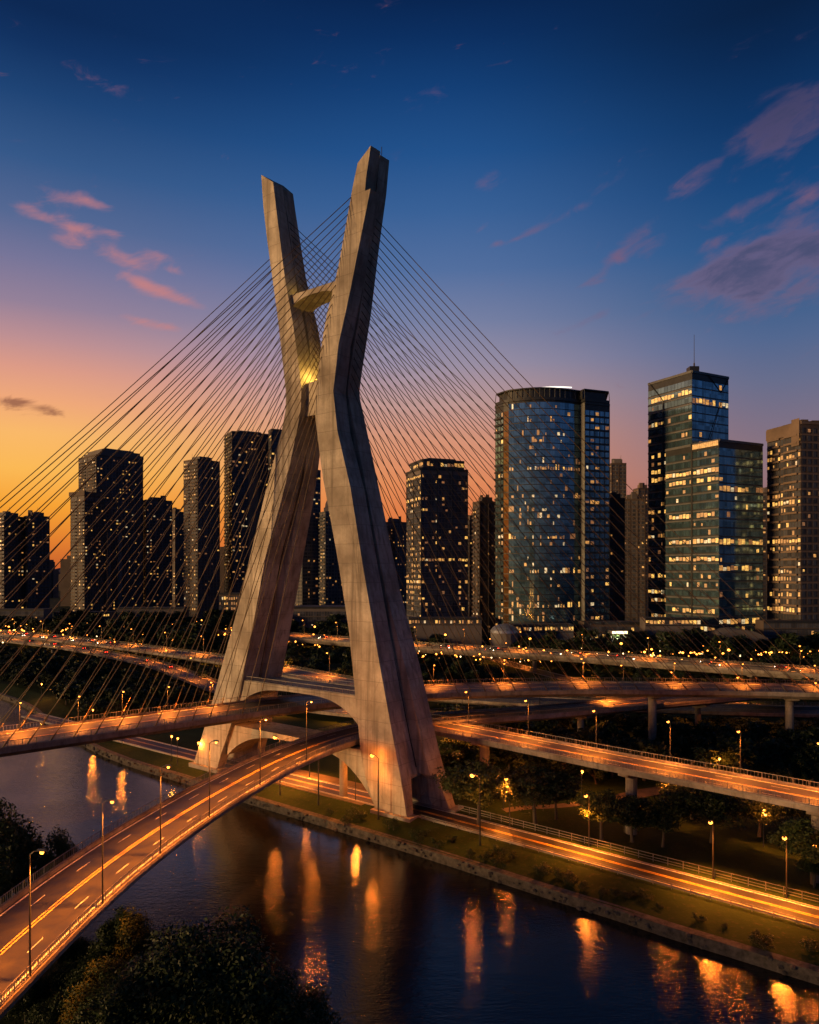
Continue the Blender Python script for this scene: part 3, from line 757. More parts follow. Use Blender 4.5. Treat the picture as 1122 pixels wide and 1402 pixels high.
def ground_road(name, pts, w, z, lanes, double=True):
    p = Path([(x, y, z) for x, y in pts])
    mb = MB(); ribbon(mb, p, -w / 2, w / 2, 0); structure(name, mb, M['asphalt'])
    kb = MB()
    for s in (-1, 1): section(kb, p, [(s * w / 2 - .15, -.3), (s * w / 2 + .15, -.3), (s * w / 2 + .15, .13), (s * w / 2 - .15, .13)])
    structure('kerb', kb, M['pale'])
    lm = MB()
    for o in (-w / 2 + .4, w / 2 - .4): ribbon(lm, p, o - .12, o + .12, .012)  # edge lines widened, so the painted strips also imitate light trails
    for o in lanes: dashes(lm, p, o, .012)
    lm.cur = 1
    if double:
        for o in (-.22, .22): ribbon(lm, p, o - .11, o + .11, .012)
    structure('road_marking', lm.__class__() if False else lm, [M['white_line'], M['yellow_line']])
    return p
E0, E1 = tw(-170, 6, 0), tw(330, 7, 0)
pathE = ground_road('riverside_road', [E0[:2], tw(-90, 5.5, 0)[:2], tw(-45, 5.5, 0)[:2], tw(-8, 5.5, 0)[:2], tw(6, 5.3, 0)[:2], tw(25, 4.4, 0)[:2], tw(75, 2.2, 0)[:2], tw(140, 0, 0)[:2], tw(330, -6, 0)[:2]], 6.4, .05, [], True)
pathF = ground_road('city_street', [(-420, 560), (-300, 545), (-150, 528), (-60, 520), (60, 520), (180, 500), (330, 470)], 14, .06, [-3.5, 3.5])
pathG = ground_road('feeder_road', [(36, 470), (50, 412), (62, 372), (78, 332), (104, 290), (150, 260)], 9, .07, [0], False)
# guard rails of the riverside road
gr = thing('guard_rail', 'long low steel guard rail on the river side of the riverside road', 'guard rail', tuple(pathE.at(200)))
dE0 = pathE.near(*tw(4, 7, 0)[:2])
railing(pathE, -4.0, -.1, .95, 3.0, gr, name='rail', d0=dE0, d1=dE0 + 150)
gr2 = thing('guard_rail', 'taller railing on the park side of the riverside road', 'guard rail', tuple(pathE.at(205)))
railing(pathE, 4.9, -.1, 1.4, 2.6, gr2, name='rail', d0=dE0 + 3, d1=dE0 + 150)
# park paths
def path_strip(pts, w):
    p = Path([q + (.03,) for q in pts], 2); mb = MB(); ribbon(mb, p, -w / 2, w / 2, 0, step=1.5); structure('path', mb, M['path']); return p
path_strip([gp(690, 1110, 0)[:2], gp(720, 1106, 0)[:2], gp(760, 1104, 0)[:2], gp(840, 1098, 0)[:2], gp(900, 1106, 0)[:2]], 2.6)
path_strip([gp(840, 1098, 0)[:2], gp(880, 1086, 0)[:2], gp(950, 1080, 0)[:2], gp(1040, 1100, 0)[:2], gp(1140, 1120, 0)[:2]], 5)
pz = MB(); 
pz.prism([tw(-44, 1, 0)[:2], tw(-13, 1, 0)[:2], tw(-13, 13, 0)[:2], tw(-44, 13, 0)[:2]], -.5, .03)
structure('pavement', pz, M['path'])

# ------------------------------------------------------------------ lamps
def lamp_proto(h, arm, name, lens_r, thick=.11, power=0, mat=None, head=True, lens_mat=None):
    t = bpy.data.objects.new(name, None); COL.objects.link(t)
    mb = MB(); mb.tube([(0, 0, -.3), (0, 0, .6), (0, 0, h * .6), (0, 0, h)], [thick * 1.5, thick, thick * .8, thick * .6], 7)
    if arm: mb.tube([(0, 0, h - .05), (arm * .4, 0, h + .28), (arm, 0, h + .35)], thick * .5, 6)
    mb.build('post', mat or M['post'], t)
    if head:
        hb = MB(); hb.loft([[(arm - .35, -.16, h + .32), (arm + .5, -.2, h + .32), (arm + .5, .2, h + .32), (arm - .35, .16, h + .32)], [(arm - .3, -.1, h + .5), (arm + .4, -.12, h + .5), (arm + .4, .12, h + .5), (arm - .3, .1, h + .5)]])
        hb.build('lamp_head', M['dark_steel'], t)
    lb = MB(); lb.ball((arm + .1, 0, h + .18), lens_r, 8, 5, .8)
    lb.build('lamp_lens', lens_mat or M['lamp'], t, smooth=True)
    return t
PROTO = {}
def put_lamp(kind, x, y, z, rz, label, power=0, group=None, cat='street lamp', scale=1.0, spot=0, glow=1, aim=.0, stretch=1.0):
    if kind not in PROTO:
        h, arm, r, th = {'deck': (11.2, 1.0, .2, .10), 'park': (6.5, 0.0, .30, .10), 'rail': (5.2, .6, .2, .08), 'road': (9.5, 1.2, .34, .12), 'far': (8.0, .8, .62, .10)}[kind]
        PROTO[kind] = [tree_of(lamp_proto(h, arm, 'street_lamp', r, th, head=(kind != 'park'), lens_mat=M['lamp_small'] if kind == 'far' else None)), h, arm, False]
    pr = PROTO[kind]
    o = pr[0][0] if not pr[3] else copy_tree(pr[0]); pr[3] = True
    o.location = (x, y, z); o.rotation_euler = (0, 0, rz); o.scale = (scale,) * 3
    tag(o, label, cat, group)
    if power:
        if spot:
            L = bpy.data.lights.new('lamp_beam', 'SPOT'); L.energy = power; L.color = SOD[:3]; L.shadow_soft_size = .2
            L.spot_size = R(spot); L.spot_blend = 1.0
            q = bpy.data.objects.new('lamp_beam', L); COL.objects.link(q); q.parent = o; q.location = (pr[2] + .1, 0, pr[1] - .2)
            q.rotation_euler = Vector((-aim, 0, 1)).to_track_quat('Z', 'Y').to_euler(); q.scale = (stretch, .85 if stretch > 1 else 1, 1)
        if glow: point_light('lamp_light', o, (pr[2] + .1, 0, pr[1] - .15), glow if spot else power, rad=.2)
    return o
ordw = ['first', 'second', 'third', 'fourth', 'fifth', 'sixth', 'seventh', 'eighth', 'ninth', 'tenth', 'eleventh', 'twelfth']
KW = 1000.
def along(path, d, off, dz=0):
    p = path.at(d, off, dz); dr = path.dir(d); return p, math.atan2(dr.y, dr.x)
for i, (px, py) in enumerate([(42, 1337), (135, 1243), (212, 1172), (286, 1121), (356, 1077), (424, 1042)]):
    d = pathB.near(*gp(px, py, ZB)[:2]); p, a = along(pathB, d, -5.45, .3)
    put_lamp('deck', *p, a - math.pi / 2, f'lamp post on the near railing of the lower deck, {ordw[i]} from bottom left', 52 * KW, 'lamp posts along the lower deck', spot=66, glow=300 if i < 4 else 2600, aim=-.40, stretch=2.2)
for i, px in enumerate([-60, 30, 105, 170, 230, 290]):
    d = min(range(0, int(pathA.len()), 1), key=lambda q: abs(561 + 1000 * pathA.at(q, 7.2)[0] / max(1, pathA.at(q, 7.2)[1]) - px) + (1e6 if pathA.at(q)[1] < 40 or pathA.at(q)[0] > 0 else 0)); p, a = along(pathA, d, 7.3, .3)
    put_lamp('rail', *p, a - math.pi / 2, f'short lamp on the far left railing of the upper deck, {ordw[i]} from the left', 15 * KW, 'lamps on the left half of the upper deck', spot=145, glow=0)
for i, px in enumerate([592, 690, 800, 925, 1019, 1114]):
    d = min(range(int(pathA.near(5, 193)), int(pathA.len()) - 10), key=lambda q: abs(561 + 1000 * pathA.at(q, 7.2)[0] / pathA.at(q, 7.2)[1] - px)); p, a = along(pathA, d, 7.3, .3)
    put_lamp('rail', *p, a - math.pi / 2, f'short lamp on the far railing of the upper deck, {ordw[i]} right of the mast', 15 * KW, 'lamps on the right half of the upper deck', spot=145, glow=0)
for i, px in enumerate([640, 725, 819, 917, 1018, 1120]):
    d = min(range(0, int(pathC.len())), key=lambda q: abs(561 + 1000 * pathC.at(q, 5.5)[0] / max(1, pathC.at(q, 5.5)[1]) - px) + (1e6 if pathC.at(q)[1] < 30 else 0)); p, a = along(pathC, d, 5.45, .3)
    put_lamp('road', *p, a - math.pi / 2, f'lamp post on the straight viaduct behind the park, {ordw[i]} from the mast', 24 * KW, 'lamp posts along the straight viaduct', scale=.82, spot=125, glow=0, aim=.1)
for i, px in enumerate([350, 425, 702, 808, 977, 1083]):
    d = min(range(int(dE0) - 70, int(dE0) + 160), key=lambda q: abs(561 + 1000 * pathE.at(q, 4.5)[0] / pathE.at(q, 4.5)[1] - px)); p, a = along(pathE, d, 3.9, 0)
    put_lamp('road', *p, a - math.pi / 2, f'tall lamp post beside the riverside road, {ordw[i]} from the left', 40 * KW, 'lamp posts along the riverside road', spot=112, glow=520, aim=.22)
for i, (s_, t_) in enumerate([(-34, -3.2), (-22, -3.0), (-5.5, -2.4), (19, -2.4)]):
    put_lamp('road', *tw(s_, t_, -.3), 2.5, 'tall waterside lamp post on the grass, ' + ['left of the low arch', 'before the low arch', 'right in front of the nearer leg foot', 'just right of the nearer leg foot'][i], 6 * KW, 'tall lamp posts by the water under the mast', scale=1.3, spot=120, glow=1300)
for i, (px, py) in enumerate([(797, 1098), (910, 1112), (985, 1078), (1115, 1216), (690, 1108), (1046, 1160)]):
    q = gp(px, py, 0)
    put_lamp('park', *q, 0, f'round park lamp on the lawn under the trees, {["behind the flat topped tree pair", "behind the round tree", "near the viaduct shadow", "at the right edge", "beside the pale leafed tree", "on the right path"][i]}', 4.6 * KW, 'round lamps in the park', 'park lamp')
for i, (q, k, P_) in enumerate([(tw(-16, 2.5, 0), 'park', 4 * KW), (tw(-28, 12, 0), 'park', 4 * KW), (gp(243, 1046, 0), 'park', .9 * KW), (tw(-66, 18, 0), 'park', 1.5 * KW), (tw(-30, 30, 0), 'road', 8 * KW), (tw(-20, 44, 0), 'road', 8 * KW)]):
    put_lamp(k, *q, 0, ['small lamp burning beside the foot of the nearer leg by the water', 'small lamp under the arch of the lowest crossbeam', 'small lamp left of the farther leg foot', 'small lamp behind the farther leg foot', 'lamp post seen under the arch behind the mast', 'taller lamp post farther back seen through the mast'][i], P_, None, 'street lamp')
for i, px in enumerate([38, 108, 146, 196, 233]):
    j = min(range(len(bank)), key=lambda q: abs(561 + 1000 * bank[q][0] / max(1, bank[q][1]) - px) + (1e6 if bank[q][1] < 50 else 0))
    put_lamp('park', bank[j][0] + bn[j][0] * 5, bank[j][1] + bn[j][1] * 5, -.6, 0, f'low lamp on the dark river bank beyond the upper deck, {ordw[i]} from the left', 2600, 'lamps on the far river bank', 'park lamp')
def row(path, off, every, names, label, group, power, px0=-20, px1=1142, kind='road', maxn=12):
    d = every * .4; k = 0
    while d < path.len() and k < maxn:
        p, a = along(path, d, off)
        if p[1] > 50 and px0 < 561 + 1000 * p[0] / p[1] < px1:
            put_lamp(kind, *p, a - math.pi / 2 * (1 if off > 0 else -1), label.format(ordw[k]), power * 3.0, group, spot=128, glow=0, aim=.1); k += 1
        d += every
row(pathR1, 7.2, 36, None, 'lamp post on the wide left highway, {} from the left', 'lamps along the wide left highway', 17 * KW)
row(pathR2, -4.3, 34, None, 'lamp post on the left slip road, {} from the left', 'lamps along the left slip road', 12 * KW)
row(pathR3, 8.2, 32, None, 'lamp post on the far edge of the elevated highway at right, {} from the left', 'lamps along the elevated right highway', 16 * KW, 380)
row(pathR3, -12.5, 46, None, 'street lamp below the near side of the elevated right highway, {} from the left', 'lamps below the elevated right highway', 8 * KW, 380, kind='far')
row(pathF, -8, 40, None, 'lamp on the far street behind the left wood, {} from the left', 'lamps along the far street', 12 * KW)
row(pathG, 5, 26, None, 'lamp beside the little feeder road, {} from the far end', 'lamps along the feeder road', 8 * KW)
row(pathB, 5.4, 24, None, 'lamp on the deck stretch that leaves the mast on the right, {} counted along it', 'lamps along the lower deck behind the mast', 9 * KW, 600, 900, 'rail')
rl = random.Random(21); nfar = 0
for i in range(330):
    px = rl.uniform(-10, 1130); Y = rl.uniform(420, 640) if px < 560 else rl.uniform(372, 400)
    if (px < 400 and Y < 500) or nfar >= 170: continue
    nfar += 1
    x = gx(px, Y)
    put_lamp('far', x, Y, 0, rl.uniform(0, 6.28), 'tiny orange street lamp among the dark trees at the foot of the towers', 5 * KW if i % 9 == 0 else 0, 'street lamps at the foot of the towers', scale=rl.uniform(.5, 1.05))

# the countless smaller lights farther back, too many and too small to count
cl_ = MB(); rq = random.Random(88)
for i in range(420):
    px = rq.uniform(-10, 1132); Y = rq.uniform(430, 660) if px < 560 else rq.uniform(368, 405)
    x = gx(px, Y); h = rq.uniform(4, 9); cl_.cur = 0; cl_.tube([(x, Y, 0), (x, Y, h)], .07, 3)
    cl_.cur = rq.choice((1, 1, 1, 2)); r_ = rq.uniform(.22, .5); cl_.ball((x, Y, h), r_, 5, 3)
tag(cl_.build('distant_lamps', [M['post'], M['lamp_small'], M['lamp_white']]), 'scatter of tiny lights among the trees below the towers', 'lights', None, 'stuff')
# ------------------------------------------------------------------ buildings
VIEW = Vector((0, 0))
pane_cache = {}
def pane_mesh(w, h, mat):
    k = (round(w, 2), round(h, 2), mat)
    if k not in pane_cache:
        me = bpy.data.meshes.new('window')
        me.from_pydata([(-w / 2, 0, 0), (w / 2, 0, 0), (w / 2, 0, h), (-w / 2, 0, h), (-w / 2, .12, 0), (w / 2, .12, 0), (w / 2, .12, h), (-w / 2, .12, h)], [],
                       [(0, 1, 2, 3), (0, 4, 5, 1), (1, 5, 6, 2), (2, 6, 7, 3), (3, 7, 4, 0)])
        me.materials.append(M[mat]); pane_cache[k] = me
    return pane_cache[k]
class Tower:
    def __init__(s, label, base, cat='tower block', seed=1):
        s.root = thing('tower_block' if cat == 'tower block' else cat.replace(' ', '_'), label, cat, (base[0], base[1], 0))
        s.r = random.Random(seed); s.lit = []; s.rest = MB(); s.fr = MB(); s.core = MB()
    def face(s, a, b, z0, z1, fh=3.6, bw=3.2, gap=.35, sill=.9, lit=.12, bright=.1, band=True, piers=0, balc=0., vcols=None, dark=0, pier_d=.35, band_d=.22, low=None, gl=0):
        """windows, floor bands and piers on one wall a->b (outside on the right of a->b)"""
        L = math.hypot(b[0] - a[0], b[1] - a[1]); n = max(1, int(round(L / bw))); w = L / n
        ux, uy = (b[0] - a[0]) / L, (b[1] - a[1]) / L; nx, ny = uy, -ux
        nf = max(1, int((z1 - z0) / fh)); rz = math.atan2(uy, ux); r = s.r
        colw = [r.choice((.4, .8, 1, 1.6)) for _ in range(n)]
        for f in range(nf):
            z = z0 + f * fh; fl = r.random()
            pf = min(.95, lit * 4.6 + .3) if fl < bright else (lit * r.uniform(.15, 1.5))
            if low and f < low: pf = max(pf, .5)
            run = 0
            for c in range(n):
                if vcols and c not in vcols: continue
                p = (c + .5) * w; x = a[0] + ux * p; y = a[1] + uy * p
                hh = fh - sill - .12; ww = w - gap
                on = r.random() < min(.97, pf * colw[c]) or (run > 0 and r.random() < .45 and fl < bright)
                run = 3 if on else max(0, run - 1)
                if on:
                    q = r.random()
                    m = ('w0' if q < .35 else 'w1' if q < .75 else 'w3' if q < .85 else 'w2') if fl < bright else ('w0' if q < .16 else 'w1' if q < .48 else 'w3' if q < .55 else 'w2')
                    ww *= r.uniform(.4, 1.0) if fl >= bright else r.uniform(.75, 1.0)
                    hh *= r.uniform(.42, .8); zs_ = r.uniform(.05, .5) * (fh - sill - hh)
                    s.lit.append((x + nx * .14, y + ny * .14, z + sill + zs_, rz, ww, hh, m))
                if True:
                    hh = fh - sill - .12; ww = w - gap; s.rest.cur = gl
                    q0 = p - ww / 2; q1 = p + ww / 2
                    s.rest.obox((a[0] + ux * q0, a[1] + uy * q0), (a[0] + ux * q1, a[1] + uy * q1), -.10, .02, z + sill, z + sill + hh)
            if band: s.fr.cur = 0; s.fr.obox(a, b, -band_d, .0, z - .05, z + sill * .55)
            if balc and r.random() < balc * 1.3:
                for (f0, f1) in ((.06, .42), (.56, .94)) if L > 9 else ((.1, .9),):
                    A = (a[0] + ux * L * f0, a[1] + uy * L * f0); B = (a[0] + ux * L * f1, a[1] + uy * L * f1)
                    s.fr.obox(A, B, -1.5, 0, z - .12, z + .14); s.fr.obox(A, B, -1.5, -1.38, z + .14, z + 1.05)
        if piers:
            k = max(1, int(round(L / piers)))
            for i in range(k + 1):
                p = L * i / k; A = (a[0] + ux * max(0, p - .3), a[1] + uy * max(0, p - .3)); B = (a[0] + ux * min(L, p + .3), a[1] + uy * min(L, p + .3))
                s.fr.obox(A, B, -pier_d, 0, z0, z1)
        s.fr.obox(a, b, -.5, 0, z1 - .6, z1 + .9)
    def done(s, wall, frame, glassm, cap=100):
        s.core.build('wall', wall, s.root)
        if s.fr.v: s.fr.build('facade_frame', frame, s.root)
        s.r.shuffle(s.lit); s.lit.sort(key=lambda q: {'w0': 0, 'w3': 1, 'w1': 2, 'w2': 3}[q[6]])
        off = Vector(s.root.location)
        mats = list(glassm) if isinstance(glassm, (list, tuple)) else [glassm]
        ng = len(mats); names = ['w0', 'w1', 'w2', 'w3']; mats = mats + [M[k] for k in names]
        for i, (x, y, z, rz, w, h, m) in enumerate(s.lit):
            if i < cap:
                o = bpy.data.objects.new('window', pane_mesh(w, h, m)); COL.objects.link(o); o.parent = s.root
                o.location = (x - off.x, y - off.y, z); o.rotation_euler = (0, 0, rz)
            else:
                s.rest.cur = ng + names.index(m); d = (math.cos(rz) * w / 2, math.sin(rz) * w / 2)
                s.rest.obox((x - d[0], y - d[1]), (x + d[0], y + d[1]), 0, .12, z, z + h)
        if s.rest.v: s.rest.build('windows', mats, s.root)['kind'] = 'stuff'
        return s.root
def corners(pl, pc, pr, Yc, th):
    """plan of a block whose nearest corner is at pc, walls reaching pl and pr; th = turn in degrees"""
    c = (gx(pc, Yc), Yc)
    a = R(min(78, max(12, 90 * (pr - pc) / (pr - pl)))) + math.atan((pc - 561) / 1000)
    dl = (-math.cos(a), math.sin(a)); dr = (math.sin(a), math.cos(a))
    def reach(d, px):
        k = (px - 561) / 1000.
        den = d[0] - k * d[1]
        return (k * c[1] - c[0]) / den if abs(den) > 1e-6 else 20
    sl = reach(dl, pl); sr = reach(dr, pr)
    if sl <= 0 or sl > 120: sl = 25
    if sr <= 0 or sr > 120: sr = 25
    L = (c[0] + dl[0] * sl, c[1] + dl[1] * sl); Rr = (c[0] + dr[0] * sr, c[1] + dr[1] * sr)
    Bk = (L[0] + dr[0] * sr, L[1] + dr[1] * sr)
    return L, c, Rr, Bk
def rooftop(t, L, c, Rr, Bk, z, hs, mat, n=2, inset=.22, seed=1):
    r = random.Random(seed); cx = (L[0] + Rr[0]) / 2; cy = (L[1] + Rr[1]) / 2
    q = lambda p, k: (cx + (p[0] - cx) * k, cy + (p[1] - cy) * k)
    mb = MB(); mb.prism([q(p, 1 - inset * 2) for p in (L, c, Rr, Bk)], z, z + hs)
    for i in range(n):
        x = cx + r.uniform(-.25, .25) * abs(Rr[0] - L[0]); y = cy + r.uniform(-.2, .2) * 20; k = r.uniform(1, 2.5)
        mb.box(x - k, x + k, y - k, y + k, z, z + hs + r.uniform(.5, 2.5))
    mb.build('rooftop_plant', mat, t.root)
    an = MB()
    for i in range(2):
        x = cx + r.uniform(-.3, .3) * abs(Rr[0] - L[0]); y = cy
        an.tube([(x, y, z), (x, y, z + hs + r.uniform(2.5, 6))], .1, 4)
    an.build('antenna', M['dark_steel'], t.root)
def block(label, pl, pc, pr, top, Yc, th, wall='wall_dark', frame='wall_brown', gl='glass_dark', seed=1, hs=3.5, pent=True, kwL=None, kwR=None, parts=None, z0=0, finish=True, t=None, topc=None):
    L, c, Rr, Bk = corners(pl, pc, pr, Yc, th); z = gz(top, Yc)
    t = t or Tower(label, ((L[0] + Rr[0]) / 2, (L[1] + Rr[1]) / 2), seed=seed)
    t.core.prism([L, c, Rr, Bk], z0 - (1 if z0 == 0 else 0), z)
    a = dict(fh=3.3, bw=3.0, lit=.16, bright=.04); 
    t.face(L, c, z0 + 1.5, z - .8, **{**a, **(kwL or {})}); t.face(c, Rr, z0 + 1.5, z - .8, **{**a, **(kwR or kwL or {})})
    if kwL is not None and kwL.get('sides', 0): pass
    if pent: rooftop(t, L, c, Rr, Bk, z, hs, M[wall], seed=seed)
    if finish: t.done(M[wall], M[frame], M[gl])
    return t, (L, c, Rr, Bk, z)
RES = dict(fh=3.3, bw=3.1, gap=1.1, sill=1.1, lit=.2, bright=.0, piers=9.5, balc=.8)
RESB = dict(fh=3.3, bw=3.4, gap=1.3, sill=1.2, lit=.16, bright=.0, piers=7)
SLAB = dict(fh=3.5, bw=3.0, gap=.5, sill=1.0, lit=.15, bright=.05, piers=12)
YL = 750
# far left twin slab
t, q = block('dark apartment slab at the far left edge with lit stair columns', -18, 6, 37, 706, 640, 30, 'wall_dark', seed=11, kwL=RES, kwR=RES, finish=False)
t2, q2 = block('', 33, 38, 68, 706, 652, 14, seed=12, kwL=RESB, kwR=RES, t=t, pent=True)
# rounded cluster
t, q = block('tall dark apartment tower with a rounded top and a lower wing at left', 108, 132, 196, 622, YL, 38, 'wall_dark', seed=13, kwL=RES, kwR=RESB, finish=False, pent=False)
L, c, Rr, Bk, z = q
cx, cy = (L[0] + Rr[0]) / 2, (L[1] + Rr[1]) / 2
for k, zz0, zz1 in ((.93, z, z + 3.5), (.82, z + 3.5, z + 6.5), (.62, z + 6.5, z + 8.6)):
    t.core.prism([(cx + 3 + (p[0] - cx) * k, cy + (p[1] - cy) * k) for p in (L, c, Rr, Bk)], zz0, zz1)
t2, q2 = block('', 97, 116, 142, 677, YL - 42, 36, seed=14, kwL=RES, kwR=RES, t=t, pent=False, finish=False)
for px0, px1 in ((146, 152), (160, 167)):
    aa = corners(px0, px0 + 2, px1, YL - 12, 38); t.core.prism(list(aa), -1, gz(730, YL))
cz = MB(); L, c, Rr, Bk, z = q2
cz.prism([(lerp(L[0], Rr[0], .5) + (p[0] - lerp(L[0], Rr[0], .5)) * 1.12, lerp(L[1], Rr[1], .5) + (p[1] - lerp(L[1], Rr[1], .5)) * 1.12) for p in (L, c, Rr, Bk)], z - 1, z + 3)
cz.build('cornice', M['wall_brown'], t.root); t.done(M['wall_dark'], M['wall_brown'], M['glass_dark'])
block('dim broad block between the rounded tower and the thin two-toned tower', 194, 200, 236, 684, YL + 40, 22, 'wall_dark', seed=15, kwL=RESB, kwR={**RESB, 'lit': .3})
block('low narrow block tucked behind the thin two-toned tower', 229, 240, 252, 700, YL + 110, 40, 'wall_brown', seed=16, kwL=RESB, kwR=RESB)
block('thin dark tower with one brown lit side left of the mast', 252, 271, 301, 628, YL - 60, 42, 'wall_dark', 'wall_brown', seed=17, kwL={**RES, 'lit': .34}, kwR={**RESB, 'lit': .10})
t, q = block('massive dark slab tower directly left of the mast', 308, 318, 372, 590, YL - 30, 16, 'wall_dark', 'frame_dark', seed=18, kwL={**RES, 'lit': .2}, kwR={**SLAB, 'lit': .12, 'bright': .02}, hs=2.5, finish=False)
t2, q2 = block('', 368, 372, 392, 587, YL - 36, 16, t=t, seed=19, kwL=SLAB, kwR=SLAB, pent=False, finish=False)
L, c, Rr, Bk, z = q
fx = lambda f: (lerp(c[0], Rr[0], f), lerp(c[1], Rr[1], f))
tanb = MB(); tanb.obox(fx(.40), fx(.66), -.7, -.3, 0, z - 18); tanb.build('pale_facade_strip', M['wall_tan'], t.root)
t.done(M['wall_dark'], M['frame_dark'], M['glass_dark'])
# seen between the legs
block('slim blue-dark tower seen through the gap between the legs', 398, 414, 439, 641, 700, 30, 'wall_dark', 'frame_grey', 'glass_dark', seed=20, kwL=RESB, kwR={**SLAB, 'lit': .2, 'bright': .1})
t, q = block('stepped tower with a small spire seen between the legs', 438, 446, 478, 700, 690, 25, 'wall_grey', seed=21, kwL=RES, kwR=RES, finish=False)
L, c, Rr, Bk, z = q; sp = MB(); sx, sy = gx(448, 700), 702
sp.loft([[(sx - r_, sy - r_, zz_), (sx + r_, sy - r_, zz_), (sx + r_, sy + r_, zz_), (sx - r_, sy + r_, zz_)] for r_, zz_ in ((3, z), (3, z + 4), (2, z + 4.5), (1.6, z + 8), (.2, z + 12))]); sp.build('spire', M['wall_grey'], t.root); t.done(M['wall_grey'], M['frame_grey'], M['glass_dark'])
# right of the mast
block('small dark twin block just right of the nearer leg', 524, 541, 557, 714, 760, 35, 'wall_dark', seed=22, kwL=RES, kwR=RESB)
CURT = dict(fh=3.6, bw=2.4, gap=.3, sill=.9, lit=.2, bright=.14, piers=13, pier_d=.3)
t, q = block('dark glass office tower with bright gold top floor and lit left side', 557, 577, 641, 640, 470, 40, 'wall_dark', 'frame_dark', 'glass_dark', seed=23, kwL={**CURT, 'lit': .4, 'bright': .12, 'bw': 2.4, 'low': 2}, kwR={**CURT, 'low': 2}, finish=False, pent=False)
L, c, Rr, Bk, z = q; cx, cy = (L[0] + Rr[0]) / 2, (L[1] + Rr[1]) / 2
sh = lambda k: [(cx + (p[0] - cx) * k, cy + (p[1] - cy) * k) for p in (L, c, Rr, Bk)]
c1 = sh(.88); t.core.prism(c1, z, z + 5.2); t.face(c1[0], c1[1], z + .4, z + 5, fh=4.4, bw=2.2, lit=.95, bright=1); t.face(c1[1], c1[2], z + .4, z + 5, fh=4.4, bw=2.4, lit=.4, bright=1)
t.core.prism(sh(.6), z + 5.2, z + 7.4); t.done(M['wall_dark'], M['frame_dark'], M['glass_dark'])
block('brown narrow apartment block between the gold topped tower and the curved glass tower', 648, 657, 682, 686, 560, 28, 'wall_brown', seed=24, kwL=RES, kwR={**RESB, 'lit': .14})
block('thin low brown block squeezed right of the gold topped tower', 638, 643, 652, 712, 600, 30, 'wall_brown', seed=25, kwL=RES, kwR=RESB)
# curved glass tower
t = Tower('large dark blue glass tower with a convex front and white light tube on its roof', (gx(755, 470), 480), 'office tower', 26)
Yf = 450; zt = gz(548, Yf); zc = gz(528, Yf)
arc = []
for i in range(15):
    k = i / 14; px = lerp(697, 795, k); Y = Yf + 8 - 9.5 * math.sin(math.pi * (k * .86 + .07)) + 2 * k
    arc.append((gx(px, Y), Y))
wl0 = (gx(678.5, Yf + 16), Yf + 16); wl1 = (gx(690, Yf + 9), Yf + 9)
rw0 = (gx(801, Yf + 3), Yf + 3); rw1 = (gx(835, Yf + 10), Yf + 10)
foot = [wl0, wl1] + arc + [(gx(801, Yf + 5.5), Yf + 5.5), rw0, rw1, (gx(829, Yf + 52), Yf + 52), (gx(700, Yf + 56), Yf + 56)]
t.core.prism(foot, -1, zt)
GC = dict(fh=4.25, gap=.12, sill=.55, lit=.10, bright=.14, band_d=.14)
for a, b in zip(arc, arc[1:]): t.r.seed(int(1)) if False else None
nf = int((zt - 2) / 4.25); fr_ = random.Random(5); fb = [fr_.random() for _ in range(nf)]
for ia, (a, b) in enumerate(zip(arc, arc[1:])):
    L_ = math.hypot(b[0] - a[0], b[1] - a[1]); ux, uy = (b[0] - a[0]) / L_, (b[1] - a[1]) / L_; rz = math.atan2(uy, ux)
    for f in range(nf):
        z = 1.5 + f * 4.25
        for h_ in range(2):
            p0 = L_ * (h_ * .5 + .012); p1 = L_ * (h_ * .5 + .488); pm = (p0 + p1) / 2
            pr = .55 if fb[f] < .12 else (.05 if fb[f] < .55 else .13)
            if fr_.random() < pr:
                w_ = (p1 - p0) * fr_.choice((.4, .6, 1)); hh = fr_.choice((1.5, 2.0, 3.2))
                t.lit.append((a[0] + ux * pm + uy * .12, a[1] + uy * pm - ux * .12, z + .7, rz, w_, hh, fr_.choice(('w0', 'w1', 'w1', 'w2', 'w2', 'w3') if fb[f] < .12 else ('w1', 'w2', 'w2', 'w2', 'w3'))))
            t.rest.cur = 0
            t.rest.obox((a[0] + ux * p0, a[1] + uy * p0), (a[0] + ux * p1, a[1] + uy * p1), -.08, .02, z + .35, z + 4.1)
        t.fr.obox(a, b, -.16, 0, z - .12, z + .32)
t.face(wl1, arc[0], 1.5, zt - 1, fh=4.25, bw=2.2, gap=.15, sill=.4, lit=.02, bright=0, band_d=.12, gl=1)
t.face(wl0, wl1, 1.5, zt - 1, fh=4.25, bw=3, gap=.9, sill=1.2, lit=.22, bright=0, balc=.5)
t.face(rw0, rw1, 1.5, zt - 1, fh=4.25, bw=3.4, gap=.7, sill=1.2, lit=.26, bright=.06, piers=16)
cr = MB(); off = lambda p, o: (p[0], p[1] - o)
ring = [off(wl0, 0), off(wl1, .6)] + [off(p, .7) for p in arc] + [off(rw0, .5), off(rw1, .5), (gx(829, Yf + 52), Yf + 52), (gx(700, Yf + 56), Yf + 56)]
cr.prism(ring, zt + .2, zt + 2.0)
cxx, cyy = gx(756, 475), 475
cr.prism([(cxx + (p[0] - cxx) * .93, cyy + (p[1] - cyy) * .93) for p in ring], zt + 2.0, zt + 7.2)
cr.prism([(cxx + (p[0] - cxx) * .985, cyy + (p[1] - cyy) * .985) for p in ring], zt + 7.2, zt + 8.0)
cr.build('roof_crown', M['frame_dark'], t.root)
rg = MB()
